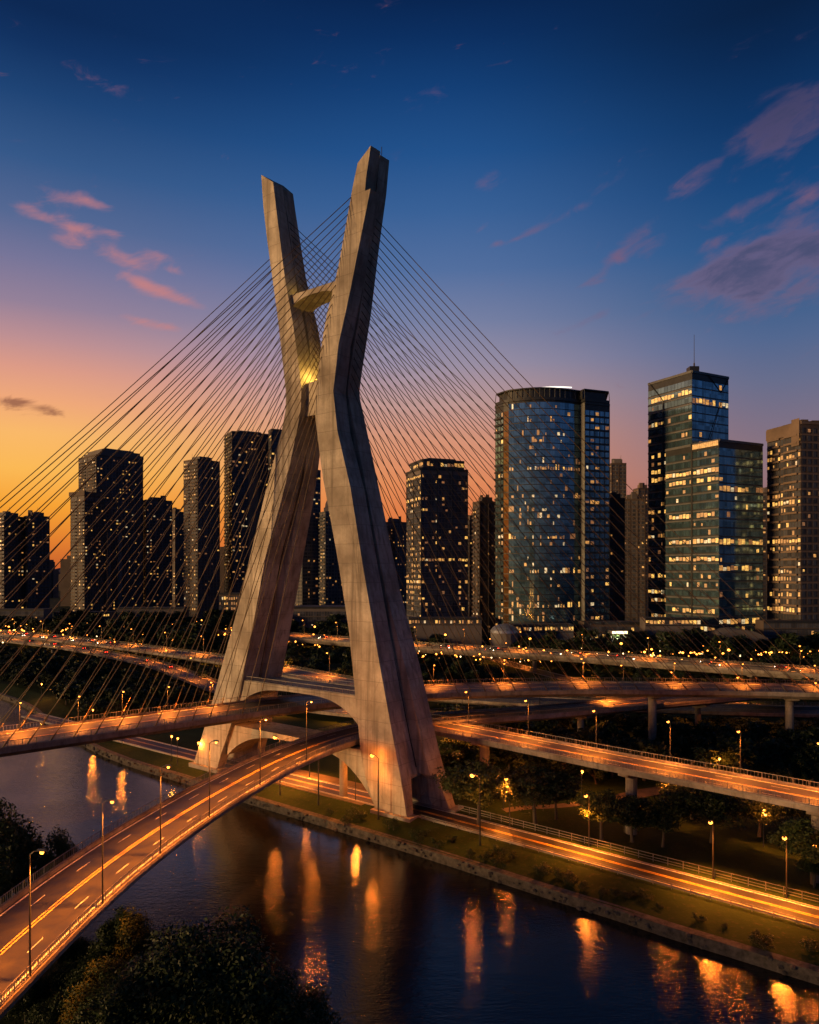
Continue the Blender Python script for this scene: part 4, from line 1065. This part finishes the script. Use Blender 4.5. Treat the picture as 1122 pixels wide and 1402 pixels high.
for p in ring[:-2]:
    rg.tube([(p[0], p[1] + .4, zt + 2), (cxx + (p[0] - cxx) * .985, cyy + (p[1] - cyy) * .985, zt + 7.3)], .22, 5)
rg.build('crown_strut', M['frame_grey'], t.root)
ld = MB(); ld.tube([(gx(lerp(726, 783, i / 8), Yf + 6), Yf + 6 - 3 * math.sin(math.pi * i / 8), zt + 8.5 + .9 * i / 8) for i in range(9)], .42, 6)
ld.build('light_tube', M['led'], t.root)
t.done(M['frame_dark'], M['frame_dark'], [M['glass_blue'], M['glass_brown']])
# slabs behind
block('pale stepped tower peeping out behind the curved glass tower', 834, 838, 858, 634, 640, 20, 'wall_grey', seed=27, kwL=RESB, kwR=RESB)
block('brown slab right behind the curved glass tower', 830, 834, 856, 682, 540, 14, 'wall_brown', seed=28, kwL=RESB, kwR={**RESB, 'lit': .05})
block('dark slab between the curved tower and the stepped office tower', 850, 853, 884, 683, 600, 12, 'wall_dark', seed=29, kwL=RESB, kwR={**RESB, 'lit': .07})
block('small orange lit block peeping out left of the stepped office tower', 868, 875, 892, 668, 700, 30, 'wall_tan', seed=30, kwL=RESB, kwR=RESB)
# stepped office tower
OFF = dict(fh=5.3, bw=2.7, gap=.22, sill=1.5, lit=.09, bright=.27, piers=0, band_d=.35)
OFR = dict(fh=5.3, bw=3.2, gap=.12, sill=.7, lit=.05, bright=.12, piers=0, band_d=.10)
t, q = block('tallest blue glass office tower with an antenna and a lower wing in front', 888, 948, 998, 507, 460, 36, 'frame_dark', 'frame_grey', 'glass_blue', seed=31, kwL={**OFF, 'low': 1}, kwR=OFR, finish=False, pent=False)
L, c, Rr, Bk, z = q
pm = MB(); cx, cy = (L[0] + Rr[0]) / 2, (L[1] + Rr[1]) / 2
pm.prism([(cx + (p[0] - cx) * .45 - 0, cy + (p[1] - cy) * .45) for p in (L, c, Rr, Bk)], z, z + 3.4); pm.box(c[0] + 1, c[0] + 7, c[1] + 6, c[1] + 12, z, z + 4.4)
pm.build('rooftop_plant', M['frame_dark'], t.root)
an = MB(); ax, ay = gx(951, 472), 472; za = gz(458, 472)
an.tube([(ax, ay, z), (ax, ay, z + 8), (ax, ay, z + 8.1), (ax, ay, za)], [.55, .5, .2, .12], 6); an.build('antenna', M['dark_steel'], t.root)
# slanted crown facet lines
fl = MB()
for (p, d0, d1) in ((L, 0, .42), ):
    a0 = (lerp(L[0], c[0], .03), lerp(L[1], c[1], .03)); a1 = (lerp(L[0], c[0], .36), lerp(L[1], c[1], .36))
    fl.tube([(a0[0] - .3, a0[1] - .4, z), (a1[0] - .3, a1[1] - .4, z - 14.5)], .28, 4); fl.tube([(a1[0] - .3, a1[1] - .4, z - 14.5), (a1[0] - .3, a1[1] - .4, 6)], .5, 4)
b0 = (lerp(c[0], Rr[0], .38), lerp(c[1], Rr[1], .38)); b1 = (lerp(c[0], Rr[0], .78), lerp(c[1], Rr[1], .78))
fl.tube([(b0[0] + .2, b0[1] - .3, z), (b1[0] + .2, b1[1] - .3, z - 11)], .25, 4); fl.tube([(b1[0] + .2, b1[1] - .3, z - 11), (Rr[0] + .2, Rr[1] - .3, z - 1)], .25, 4); fl.tube([(b1[0] + .2, b1[1] - .3, z - 17), (b0[0] + 1.5, b0[1] - .3, z - 46)], .25, 4)
fl.build('facade_rib', M['frame_dark'], t.root)
tb, qb = block('', 912, 985, 1045, 601, 432, 32, t=t, seed=32, kwL={**OFF, 'lit': .13, 'bright': .36, 'low': 1}, kwR={**OFR, 'lit': .09, 'bright': .16}, finish=False, pent=False)
L2, c2, R2, B2, z2 = qb
m0 = (lerp(L2[0], c2[0], .5), lerp(L2[1], c2[1], .5)); m1 = (lerp(L2[0], c2[0], .535), lerp(L2[1], c2[1], .535))
sl_ = MB(); sl_.obox(m0, m1, -.5, 0, 2, z2 + .5); sl_.build('service_slot', M['frame_dark'], t.root)
tp = MB(); n_ = 14
for i in range(n_):
    a = (lerp(m1[0], c2[0], i / n_), lerp(m1[1], c2[1], i / n_)); b = (lerp(m1[0], c2[0], (i + .86) / n_), lerp(m1[1], c2[1], (i + .86) / n_)); tp.obox(a, b, -.62, -.5, z2 - 3.6, z2 - .7)
tp.build('lit_top_floor', M['w1'], t.root)
rp_ = MB(); mx, my = (c2[0] + B2[0]) / 2, (c2[1] + B2[1]) / 2; rp_.box(mx - 5, mx + 4, my - 5, my + 3, z2, z2 + 2.5); rp_.box(mx + 6, mx + 10, my - 3, my + 3, z2, z2 + 1.6); rp_.build('rooftop_plant', M['frame_grey'], t.root)
t.done(M['frame_dark'], M['frame_grey'], M['glass_blue'])
block('dim tower glimpsed in the slit left of the balcony tower', 1040, 1044, 1062, 674, 620, 20, 'wall_dark', seed=33, kwL=RESB, kwR=RESB)
t, q = block('brown apartment tower at the right edge with rows of balconies', 1051, 1097, 1150, 577, 430, 40, 'wall_brown', 'wall_brown', 'glass_dark', seed=34, kwL=dict(fh=4.6, bw=2.4, gap=.4, sill=1.0, lit=.42, bright=.1, balc=.95, low=2), kwR=dict(fh=4.6, bw=4, gap=1.8, sill=1.4, lit=.13, bright=0, low=2), hs=2, finish=False)
L, c, Rr, Bk, z = q; cz = MB(); cz.obox(L, c, -.9, -.4, z - 7, z - .7); cz.obox((lerp(L[0], c[0], .78), lerp(L[1], c[1], .78)), c, -1.2, -.92, z - 14, z + 2); cz.build('parapet', M['wall_tan'], t.root)
t.done(M['wall_brown'], M['wall_tan'], M['glass_dark'])
# low buildings at street level
def lowb(label, px0, px1, py_top, Y, depth, wall, lit=.6, fh=5, bw=3, name='low building', seed=1, bright=1, z0=1.0):
    x0, x1 = gx(px0, Y), gx(px1, Y); z = gz(py_top, Y)
    t = Tower(label, ((x0 + x1) / 2, Y), name, seed); pl = [(x0, Y), (x1, Y), (x1, Y + depth), (x0, Y + depth)]
    t.core.prism(pl, -.5, z); t.face(pl[0], pl[1], z0, z - .8, fh=fh, bw=bw * .7, lit=lit * (.22 if lit < .7 else .7), bright=bright * .25 if lit < .85 else 1, sill=.9)
    t.done(M[wall], M['frame_dark'], M['glass_dark']); return t
lowb('long low hall with rows of small lights seen between the legs', 400, 474, 831, 560, 30, 'wall_dark', .35, 4.5, 3, seed=41)
lowb('low podium with a bright yellow glazed strip under the curved glass tower', 692, 786, 855, 432, 12, 'wall_dark', .9, 4.2, 2.2, seed=42, z0=gz(866, 432))
lowb('white lit entrance podium at the foot of the stepped office tower', 884, 960, 846, 420, 10, 'wall_dark', .95, 5, 3.2, seed=43, z0=gz(857, 420))
lowb('dark two storey podium between the curved tower and the office tower', 800, 884, 852, 436, 14, 'wall_brown', .25, 4, 3, seed=44)
lowb('low block with lit shop fronts under the gold topped tower', 560, 660, 846, 455, 12, 'wall_dark', .75, 4, 2.6, seed=45, z0=gz(856, 455))
lowb('low lit kiosk block beside the balcony tower at right', 1046, 1124, 850, 415, 10, 'wall_brown', .6, 4, 2.6, seed=46)
lowb('low lit building with a glowing ground floor left of the mast', 300, 345, 812, 640, 14, 'wall_brown', .8, 4.5, 3, seed=47)
lowb('low street block with scattered lights under the dim broad block', 160, 252, 832, 640, 14, 'wall_dark', .45, 4, 2.6, seed=48)
lowb('flat dark hall under the rounded tower', 74, 150, 838, 640, 14, 'wall_dark', .22, 4, 2.6, seed=49)
lowb('flat roofed store behind the left highway', -20, 60, 834, 600, 14, 'wall_dark', .2, 4, 2.6, seed=50)
dm = thing('dome', 'small pale glass dome at the foot of the curved glass tower', 'dome', (gx(691, 425), 425, 0))
d_ = MB(); d_.tube([(gx(691, 425), 425, -.3), (gx(691, 425), 425, gz(866, 425))], 8, 18); d_.build('drum', M['wall_grey'], dm)
d_ = MB(); zd = gz(866, 425); d_.loft([[(gx(691, 425) + 8.4 * math.cos(a) * math.cos(e), 425 + 8.4 * math.sin(a) * math.cos(e), zd + 5 * math.sin(e)) for a in [2 * math.pi * i / 20 for i in range(20)]] for e in [k * .3 for k in range(6)]]); d_.build('dome_shell', simple('dome_sheet', rgb(.25, .28, .32), .35, .4), dm)
cp = thing('canopy', 'brightly lit petrol station canopy with white light', 'canopy', (gx(848, 405), 405, 0))
c_ = MB(); x0, x1 = gx(838, 405), gx(860, 405); c_.box(x0, x1, 405, 413, gz(868, 405), gz(864, 405)); c_.build('canopy_roof', M['wall_grey'], cp)
c_ = MB(); c_.box(x0 + .3, x1 - .3, 404.6, 405 - .01, gz(867.6, 405), gz(864.4, 405)); c_.build('light_strip', M['lamp_white'], cp)
for xx in (x0 + 1, x1 - 1):
    c_ = MB(); c_.tube([(xx, 409, -.3), (xx, 409, gz(868, 405))], .25, 8); c_.build('column', M['wall_grey'], cp)
point_light('canopy_light', cp, (0, 4, gz(868, 405) - 1.0), 6000, (1, .85, .6), .5)
cv = thing('curved_roof_hall', 'low hall with a pale curved roof near the right edge', 'hall', (gx(1012, 410), 410, 0))
c_ = MB(); c_.loft([[(gx(lerp(985, 1045, i / 10), 410), y, lerp(gz(868, 410), gz(872, 410), i / 10) + 3.5 * math.sin(math.pi * i / 10)) for y in (404,)] + [(gx(lerp(985, 1045, i / 10), 410), 424, lerp(gz(868, 410), gz(872, 410), i / 10) + 3.5 * math.sin(math.pi * i / 10)), (gx(lerp(985, 1045, i / 10), 410), 424, -.3), (gx(lerp(985, 1045, i / 10), 410), 404, -.3)] for i in range(11)]); c_.build('hall_shell', M['wall_grey'], cv)
# hazy far skyline
rs_ = random.Random(77)
for i in range(34):
    px = rs_.choice((rs_.uniform(60, 110), rs_.uniform(190, 320), rs_.uniform(400, 560), rs_.uniform(630, 700), rs_.uniform(840, 900), rs_.uniform(1030, 1060)))
    Y = rs_.uniform(1000, 1900); w = rs_.uniform(8, 16) ; top = rs_.uniform(752, 790)
    x = gx(px, Y); mb = MB(); mb.box(x - w, x + w, Y, Y + 20, -1, gz(top, Y)); mb.box(x - w * .4, x + w * .3, Y + 4, Y + 12, gz(top, Y), gz(top, Y) + 5)
    for f in range(int(gz(top, Y) / 8)): mb.box(x - w, x + w, Y - .4, Y, f * 8 + 3, f * 8 + 5)
    tag(mb.build('distant_building', M['wall_brown'], origin=(x, Y, 0)), 'dim distant block on the hazy skyline behind the towers', 'building', 'distant blocks on the skyline')

# ------------------------------------------------------------------ trees
def raw_mesh(name, verts, quads, mat):
    me = bpy.data.meshes.new(name); nv = len(verts); nq = len(quads)
    me.vertices.add(nv); me.vertices.foreach_set('co', verts.astype(np.float32).ravel())
    me.loops.add(nq * 4); me.loops.foreach_set('vertex_index', quads.astype(np.int32).ravel())
    me.polygons.add(nq); me.polygons.foreach_set('loop_start', np.arange(0, nq * 4, 4, dtype=np.int32))
    me.update(calc_edges=True); me.materials.append(mat); return me
def make_tree(seed, H, rad, crown_lo, nl, ls, ncl, mat, name='broadleaf_tree', flat=1.0):
    """tapered trunk with limbs, crown of leaf-sized faces in clumps; H height, rad crown radius"""
    g = np.random.default_rng(seed); rr = random.Random(seed)
    root = bpy.data.objects.new(name, None); COL.objects.link(root)
    zc = (H + crown_lo) / 2; hz = (H - crown_lo) / 2
    cl = []
    while len(cl) < ncl:
        p = g.uniform(-1, 1, 3); q = np.linalg.norm(p)
        if q < 1 and q > .35 and (p[2] > -.75):
            wob = 1 + .22 * math.sin(3 * math.atan2(p[1], p[0]) + seed) + .12 * math.sin(7 * math.atan2(p[1], p[0]))
            cl.append((p[0] * rad * .86 * wob, p[1] * rad * .86 * wob, zc + p[2] * hz * .86 * flat, g.uniform(.55, 1.25)))
    cl = np.array(cl)
    tb = MB(); lean = (rr.uniform(-.3, .3), rr.uniform(-.3, .3)); r0 = H * .022 + .06; fork = crown_lo * .8 + H * .06
    tb.tube([(0, 0, -.5), (0, 0, .3), (lean[0] * .5, lean[1] * .5, fork * .5), (lean[0], lean[1], fork)], [r0 * 1.6, r0 * 1.1, r0 * .9, r0 * .8], 8)
    for i in range(min(ncl, 16)):
        c = cl[i]; m = (lerp(lean[0], c[0], .45), lerp(lean[1], c[1], .45), lerp(fork, c[2], .6))
        tb.tube([(lean[0], lean[1], fork - .2), m, tuple(c[:3])], [r0 * .5, r0 * .28, r0 * .08], 5)
    tb.build('trunk', M['bark'], root)
    k = g.integers(0, ncl, nl); sg = rad * .21
    d = g.normal(0, 1, (nl, 3)); d /= np.linalg.norm(d, axis=1)[:, None]
    rrad = g.random(nl) ** .45 * sg * 1.7
    P = cl[k, :3] + d * (rrad * cl[k, 3])[:, None] * np.array([1, 1, .72])
    nrm = d * .7 + g.normal(0, .6, (nl, 3)) + np.array([0, 0, .5]); nrm /= np.linalg.norm(nrm, axis=1)[:, None]
    a = np.cross(nrm, g.normal(0, 1, (nl, 3))); a /= np.linalg.norm(a, axis=1)[:, None]; b = np.cross(nrm, a)
    s = ls * g.uniform(.55, 1.3, nl)[:, None]
    V = np.stack([P - a * s, P + b * s * .45 + nrm * s * .12, P + a * s, P - b * s * .45 + nrm * s * .12], 1).reshape(-1, 3)
    me = raw_mesh('crown', V, np.arange(nl * 4).reshape(-1, 4), mat)
    o = bpy.data.objects.new('crown', me); COL.objects.link(o); o.parent = root
    return root
class TreeKind:
    def __init__(s, *a, **k): s.H = a[1]; s.rad = a[2]; s.t = tree_of(make_tree(*a, **k)); s.used = False
    def put(s, x, y, z, H, label, group=None, rz=0., wide=1.0):
        o = s.t[0] if not s.used else copy_tree(s.t); s.used = True
        k = H / s.H; o.location = (x, y, z); o.scale = (k * wide, k * wide, k); o.rotation_euler = (0, 0, rz)
        return tag(o, label, 'tree', group)
rt = random.Random(9)
NEARK = [TreeKind(101, 12, 5.6, 4.6, 9000, .30, 60, M['leaf_park']), TreeKind(102, 12, 5.0, 4.6, 8000, .30, 48, M['leaf']), TreeKind(103, 12, 7.0, 5.4, 10000, .30, 70, M['leaf_dark'])]
FARK = [TreeKind(201, 10, 4.6, 1.2, 1500, .62, 30, M['leaf_dark']), TreeKind(202, 10, 5.4, 1.8, 1700, .62, 34, M['leaf_dark']), TreeKind(203, 10, 3.6, 1.0, 1300, .58, 26, M['leaf_dark'])]
FORK = [TreeKind(301, 16, 7.5, 3.0, 34000, .27, 120, M['leaf']), TreeKind(302, 16, 6.2, 4.0, 26000, .27, 90, M['leaf'])]
# park trees
for (px, py, top, wide, kd, lab) in [
    (656, 1128, 1045, 1.0, 0, 'pale leafed tree with a thin bare trunk standing nearest the mast in the park'),
    (733, 1128, 1052, 1.15, 2, 'flat topped spreading tree second from the mast, left of the lamp'),
    (762, 1122, 1058, .9, 1, 'darker tree leaning against the flat topped one in the park'),
    (824, 1150, 1084, 1.05, 0, 'leafy tree with tall trunk right by the riverside road rail'),
    (856, 1140, 1092, .8, 1, 'tree half hidden behind the tall trunked roadside tree'),
    (908, 1160, 1097, .95, 1, 'round crowned dark tree in the middle of the park lawn'),
    (975, 1154, 1076, 1.15, 2, 'broadest tree of the park with a wide loose crown'),
    (1040, 1146, 1080, 1.1, 2, 'wide dark tree overlapping the broadest park tree on its right'),
    (1116, 1214, 1168, 1.0, 1, 'small tree cut by the right edge above the riverside road'),
    (1090, 1140, 1085, 1.0, 0, 'tree under the straight viaduct near the right edge'),
    (866, 1153, 1092, 1.2, 1, 'dark tree hiding the viaduct pier left of the broadest park tree'),
    (948, 1122, 1068, 1.2, 0, 'green tree behind the broadest park tree, close under the viaduct'),
    (1114, 1211, 1126, 1.1, 0, 'tall tree cut by the right edge under the viaduct')]:
    x, y, _ = gp(px, py, 0); NEARK[kd].put(x, y, 0, gz(top, y), lab, None, rt.uniform(0, 6), wide * 1.18)
# foreground trees
for (x, y, H, kd, w, lab) in [
    (-20, 72, 15.4, 0, 1.0, 'big leafy tree filling the bottom of the picture below the lower deck'),
    (-12.2, 69, 11.6, 1, 1.05, 'leafy tree on the right shoulder of the big foreground clump'),
    (-27.5, 69, 10.6, 1, 1.0, 'dark leafy tree at the left side of the big foreground clump'),
    (-34, 87, 9.6, 1, .85, 'dark tree growing under the edge of the lower deck'),
    (-54.5, 95, 19.6, 1, .80, 'tall dark tree at the left edge beyond the lower deck'),
    (-46.6, 96.5, 15.4, 1, .5, 'slim tree with lit leaves right of the tall left edge tree'),
    (-51.5, 88, 9.5, 0, .8, 'low bushy tree below the tall left edge tree'),
    (-60, 84, 13, 1, .8, 'dark tree half outside the left edge behind the lower deck')]:
    FORK[kd].put(x, y, 1.0, H, lab, None, rt.uniform(0, 6), w)
for i, (x, y, H) in enumerate([(-36.5, 82, 6.5), (-33, 78, 8.2), (-30.5, 74, 8.6), (-40, 88, 5.5), (-36, 74, 6), (-42, 80, 6), (-27, 80, 6.2), (-47, 86, 7)]):
    FORK[i % 2].put(x, y, 1.0, H, 'low dark tree in the shade under the lower deck', 'low trees under the lower deck', rt.uniform(0, 6), 1.1)
# woods: trees must not rise in front of the roads behind them
samples = []
for p, w in ((pathR1, 7.5), (pathR2, 4.5), (pathR3, 8.5), (pathC, 5.4), (pathA, 7.3), (pathB, 5.4), (pathE, 4), (pathG, 4.5)):
    d = 0
    while d < p.len():
        for o in (-w, w):
            q = p.at(d, o)
            if q[1] > 60: samples.append((561 + 1000 * q[0] / q[1], 780 + 1000 * (51 - q[2]) / q[1], q[1], q[0]))
        d += 5
PATHS = [(pathR1, 7.5, 6), (pathR2, 4.5, 4), (pathR3, 8.5, 9), (pathC, 5.4, 13), (pathA, 7.3, 19), (pathB, 5.4, 13), (pathE, 4.2, 0), (pathF, 7, 0), (pathG, 4.5, 0)]
def free(x, y, H, rad):
    for p, w, z in PATHS:
        d = p.near(x, y); q = p.at(d)
        if (q[0] - x) ** 2 + (q[1] - y) ** 2 < (w + rad * .75) ** 2 and H > z - 2.5: return False
    px = 561 + 1000 * x / y; wpx = 1000 * rad / y; top = 780 + 1000 * (51 - H) / y
    for sx, sy, sY, sX in samples:
        if sY > y + 3 and abs(sx - px) < wpx and top < sy + 4 and 780 + 51000 / y > sy: return False
    return True
WOOD = []
def wood(n, gen, h0, h1, label, group, seed, kinds=FARK, lim=300):
    r = random.Random(seed); k = 0; placed = []
    for _ in range(n):
        x, y = gen(r); H = r.uniform(h0, h1)
        for _t in range(3):
            if free(x, y, H, H * .45): break
            H *= .72
        else: continue
        if H < 2.2 or any((x - a) ** 2 + (y - b) ** 2 < (.28 * (H + h)) ** 2 for a, b, h in placed): continue
        placed.append((x, y, H)); WOOD.append((H / y, r.randrange(len(kinds)), x, y, H, label, group, r.uniform(0, 6.28), r.uniform(.95, 1.35))); k += 1
    return k
def bank_off(x, y):
    best = 1e9; bo = 0
    for (bx, by), (nx, ny) in zip(bank, bn):
        d = (x - bx) ** 2 + (y - by) ** 2
        if d < best: best = d; bo = (x - bx) * nx + (y - by) * ny
    return bo
def gen_left(r):
    while True:
        px = r.uniform(-20, 310); py = r.uniform(882, 985); x, y, _ = gp(px, py, 0)
        if bank_off(x, y) > 9: return x, y
SHR = TreeKind(401, 2, 1.7, .2, 900, .14, 16, M['leaf'], name='shrub')
rsb = random.Random(61)
for i in range(46):
    s_ = rsb.uniform(-20, 95); t_ = interp([(-20, -5.5), (20, -6), (95, -9.5)], s_) + rsb.uniform(-1.6, 2.4)
    p_ = tw(s_, t_, -.9 if t_ < -5 else -.5)
    tag(SHR.put(*p_, rsb.uniform(.7, 1.9), 'small dark shrub on the grassy slope above the stone river wall', 'shrubs on the river slope', rsb.uniform(0, 6), rsb.uniform(.9, 1.5)), cat='shrub')
n1 = wood(700, gen_left, 4, 8.5, 'dark bushy tree in the wood between the river and the left highway', 'trees of the left riverside wood', 31)
def gen_mid(r):
    px = r.uniform(600, 1140); py = r.uniform(962, 1075); x, y, _ = gp(px, py, 0); return x, y
n2 = wood(420, gen_mid, 5, 11, 'dark tree in the hollow between the upper deck and the straight viaduct', 'trees between the decks at right', 32)
def gen_r3(r):
    px = r.uniform(385, 1140); py = r.uniform(885, 946); x, y, _ = gp(px, py, 0); return x, y
n3 = wood(420, gen_r3, 5, 11, 'dark tree between the elevated highway and the upper deck', 'trees beside the elevated highway', 33)
def gen_belt(r):
    px = r.uniform(-10, 1132); Y = r.uniform(430, 640) if px < 540 else r.uniform(385, 428); return gx(px, Y), Y
n4 = wood(640, gen_belt, 10, 19, 'dark tree in the belt at the foot of the towers', 'trees at the foot of the towers', 34)
WOOD.sort(key=lambda q: -q[0])
for q in WOOD[:278]: FARK[q[1]].put(q[2], q[3], 0, q[4], q[5], q[6], q[7], q[8])
src = []
for kd in FARK:
    cm = [c[0] for c in kd.t[1] if c[0].name.startswith('crown')][0].data
    a = np.empty(len(cm.vertices) * 3, np.float32); cm.vertices.foreach_get('co', a); src.append((a.reshape(-1, 4, 3), kd.H))
acc = []; gW = np.random.default_rng(5)
for q in WOOD[278:]:
    a, H0 = src[q[1]]; a = a[gW.permutation(len(a))[:650]].copy()
    c_ = a.mean(axis=1, keepdims=True); a = c_ + (a - c_) * 1.35
    k = q[4] / H0; ca, sa = math.cos(q[7]), math.sin(q[7])
    x = (a[..., 0] * ca - a[..., 1] * sa) * k * q[8] + q[2]; y = (a[..., 0] * sa + a[..., 1] * ca) * k * q[8] + q[3]
    acc.append(np.stack([x, y, a[..., 2] * k], -1).reshape(-1, 3))
acc = np.concatenate(acc)
wo = bpy.data.objects.new('woodland', raw_mesh('woodland', acc, np.arange(len(acc)).reshape(-1, 4), M['leaf_dark'])); COL.objects.link(wo)
tag(wo, 'far off dark woodland merging between the roads and the towers', 'woodland', None, 'stuff')

# ------------------------------------------------------------------ cars standing in the traffic
def make_car(paint):
    root = bpy.data.objects.new('car', None); COL.objects.link(root)
    b = MB(); pr = [(-2.15, .35), (-2.2, .75), (-2.05, .92), (-1.1, .98), (1.0, .95), (1.95, .82), (2.15, .6), (2.12, .32)]
    rings = []
    for k, yy in ((.90, -.86), (1.0, -.80), (1.0, .80), (.90, .86)): rings.append([(x * (1 if k == 1 else .985), yy, z if k == 1 else .35 + (z - .35) * .93) for x, z in pr])
    b.loft(rings); body = b.build('body', paint, root)
    c = MB(); c.loft([[(-1.75, -.74, .95), (1.0, -.74, .95), (1.0, .74, .95), (-1.75, .74, .95)], [(-1.2, -.60, 1.42), (.25, -.60, 1.42), (.25, .60, 1.42), (-1.2, .60, 1.42)]]); c.build('cabin_glass', M['car_glass'], root)
    r_ = MB(); r_.box(-1.22, .27, -.62, .62, 1.421, 1.47); r_.build('roof', paint, root)
    for x in (-1.3, 1.3):
        for y in (-.78, .78):
            w = MB(); w.tube([(x, y - .1, .32), (x, y + .1, .32)], .32, 10); w.build('wheel', M['tyre'], root)
    for y in (-.58, .58):
        h = MB(); h.box(2.1, 2.19, y - .2, y + .2, .58, .74); h.build('headlight', M['head'], root)
        h = MB(); h.box(-2.24, -2.16, y - .22, y + .22, .68, .86); h.build('tail_light', M['tail'], root)
    return tree_of(root)
CARS = [make_car(p) for p in CARP]; cused = [False] * 4
cn = ['dark grey', 'black', 'dark blue', 'dark red']
def put_car(path, d, off, fwd, k, label, group=None):
    t = CARS[k]; o = t[0] if not cused[k] else copy_tree(t); cused[k] = True
    p, a = along(path, d, off, .02); o.location = p; o.rotation_euler = (0, 0, a + (0 if fwd else math.pi)); tag(o, label, 'car', group)
rc = random.Random(4)
for path, lane, d0, d1, n, lab, fixed in ((pathR1, 3.5, 110, 420, 9, 'far car on the wide left highway', 1), (pathR1, -3.5, 110, 420, 9, 'far car on the wide left highway', 1), (pathR3, 4, 90, 380, 9, 'far car on the elevated right highway', 1), (pathR3, -4, 90, 380, 9, 'far car on the elevated right highway', 1), (pathR2, 1.8, 60, 260, 6, 'far car on the left slip road', 1)):
    for i in range(n): put_car(path, lerp(d0, d1, (i + rc.random() * .6) / n), -lane if False else lane, lane < 0, rc.randrange(4), lab, 'cars on the ' + lab.split('on the ')[1])
bpy.context.view_layer.update()
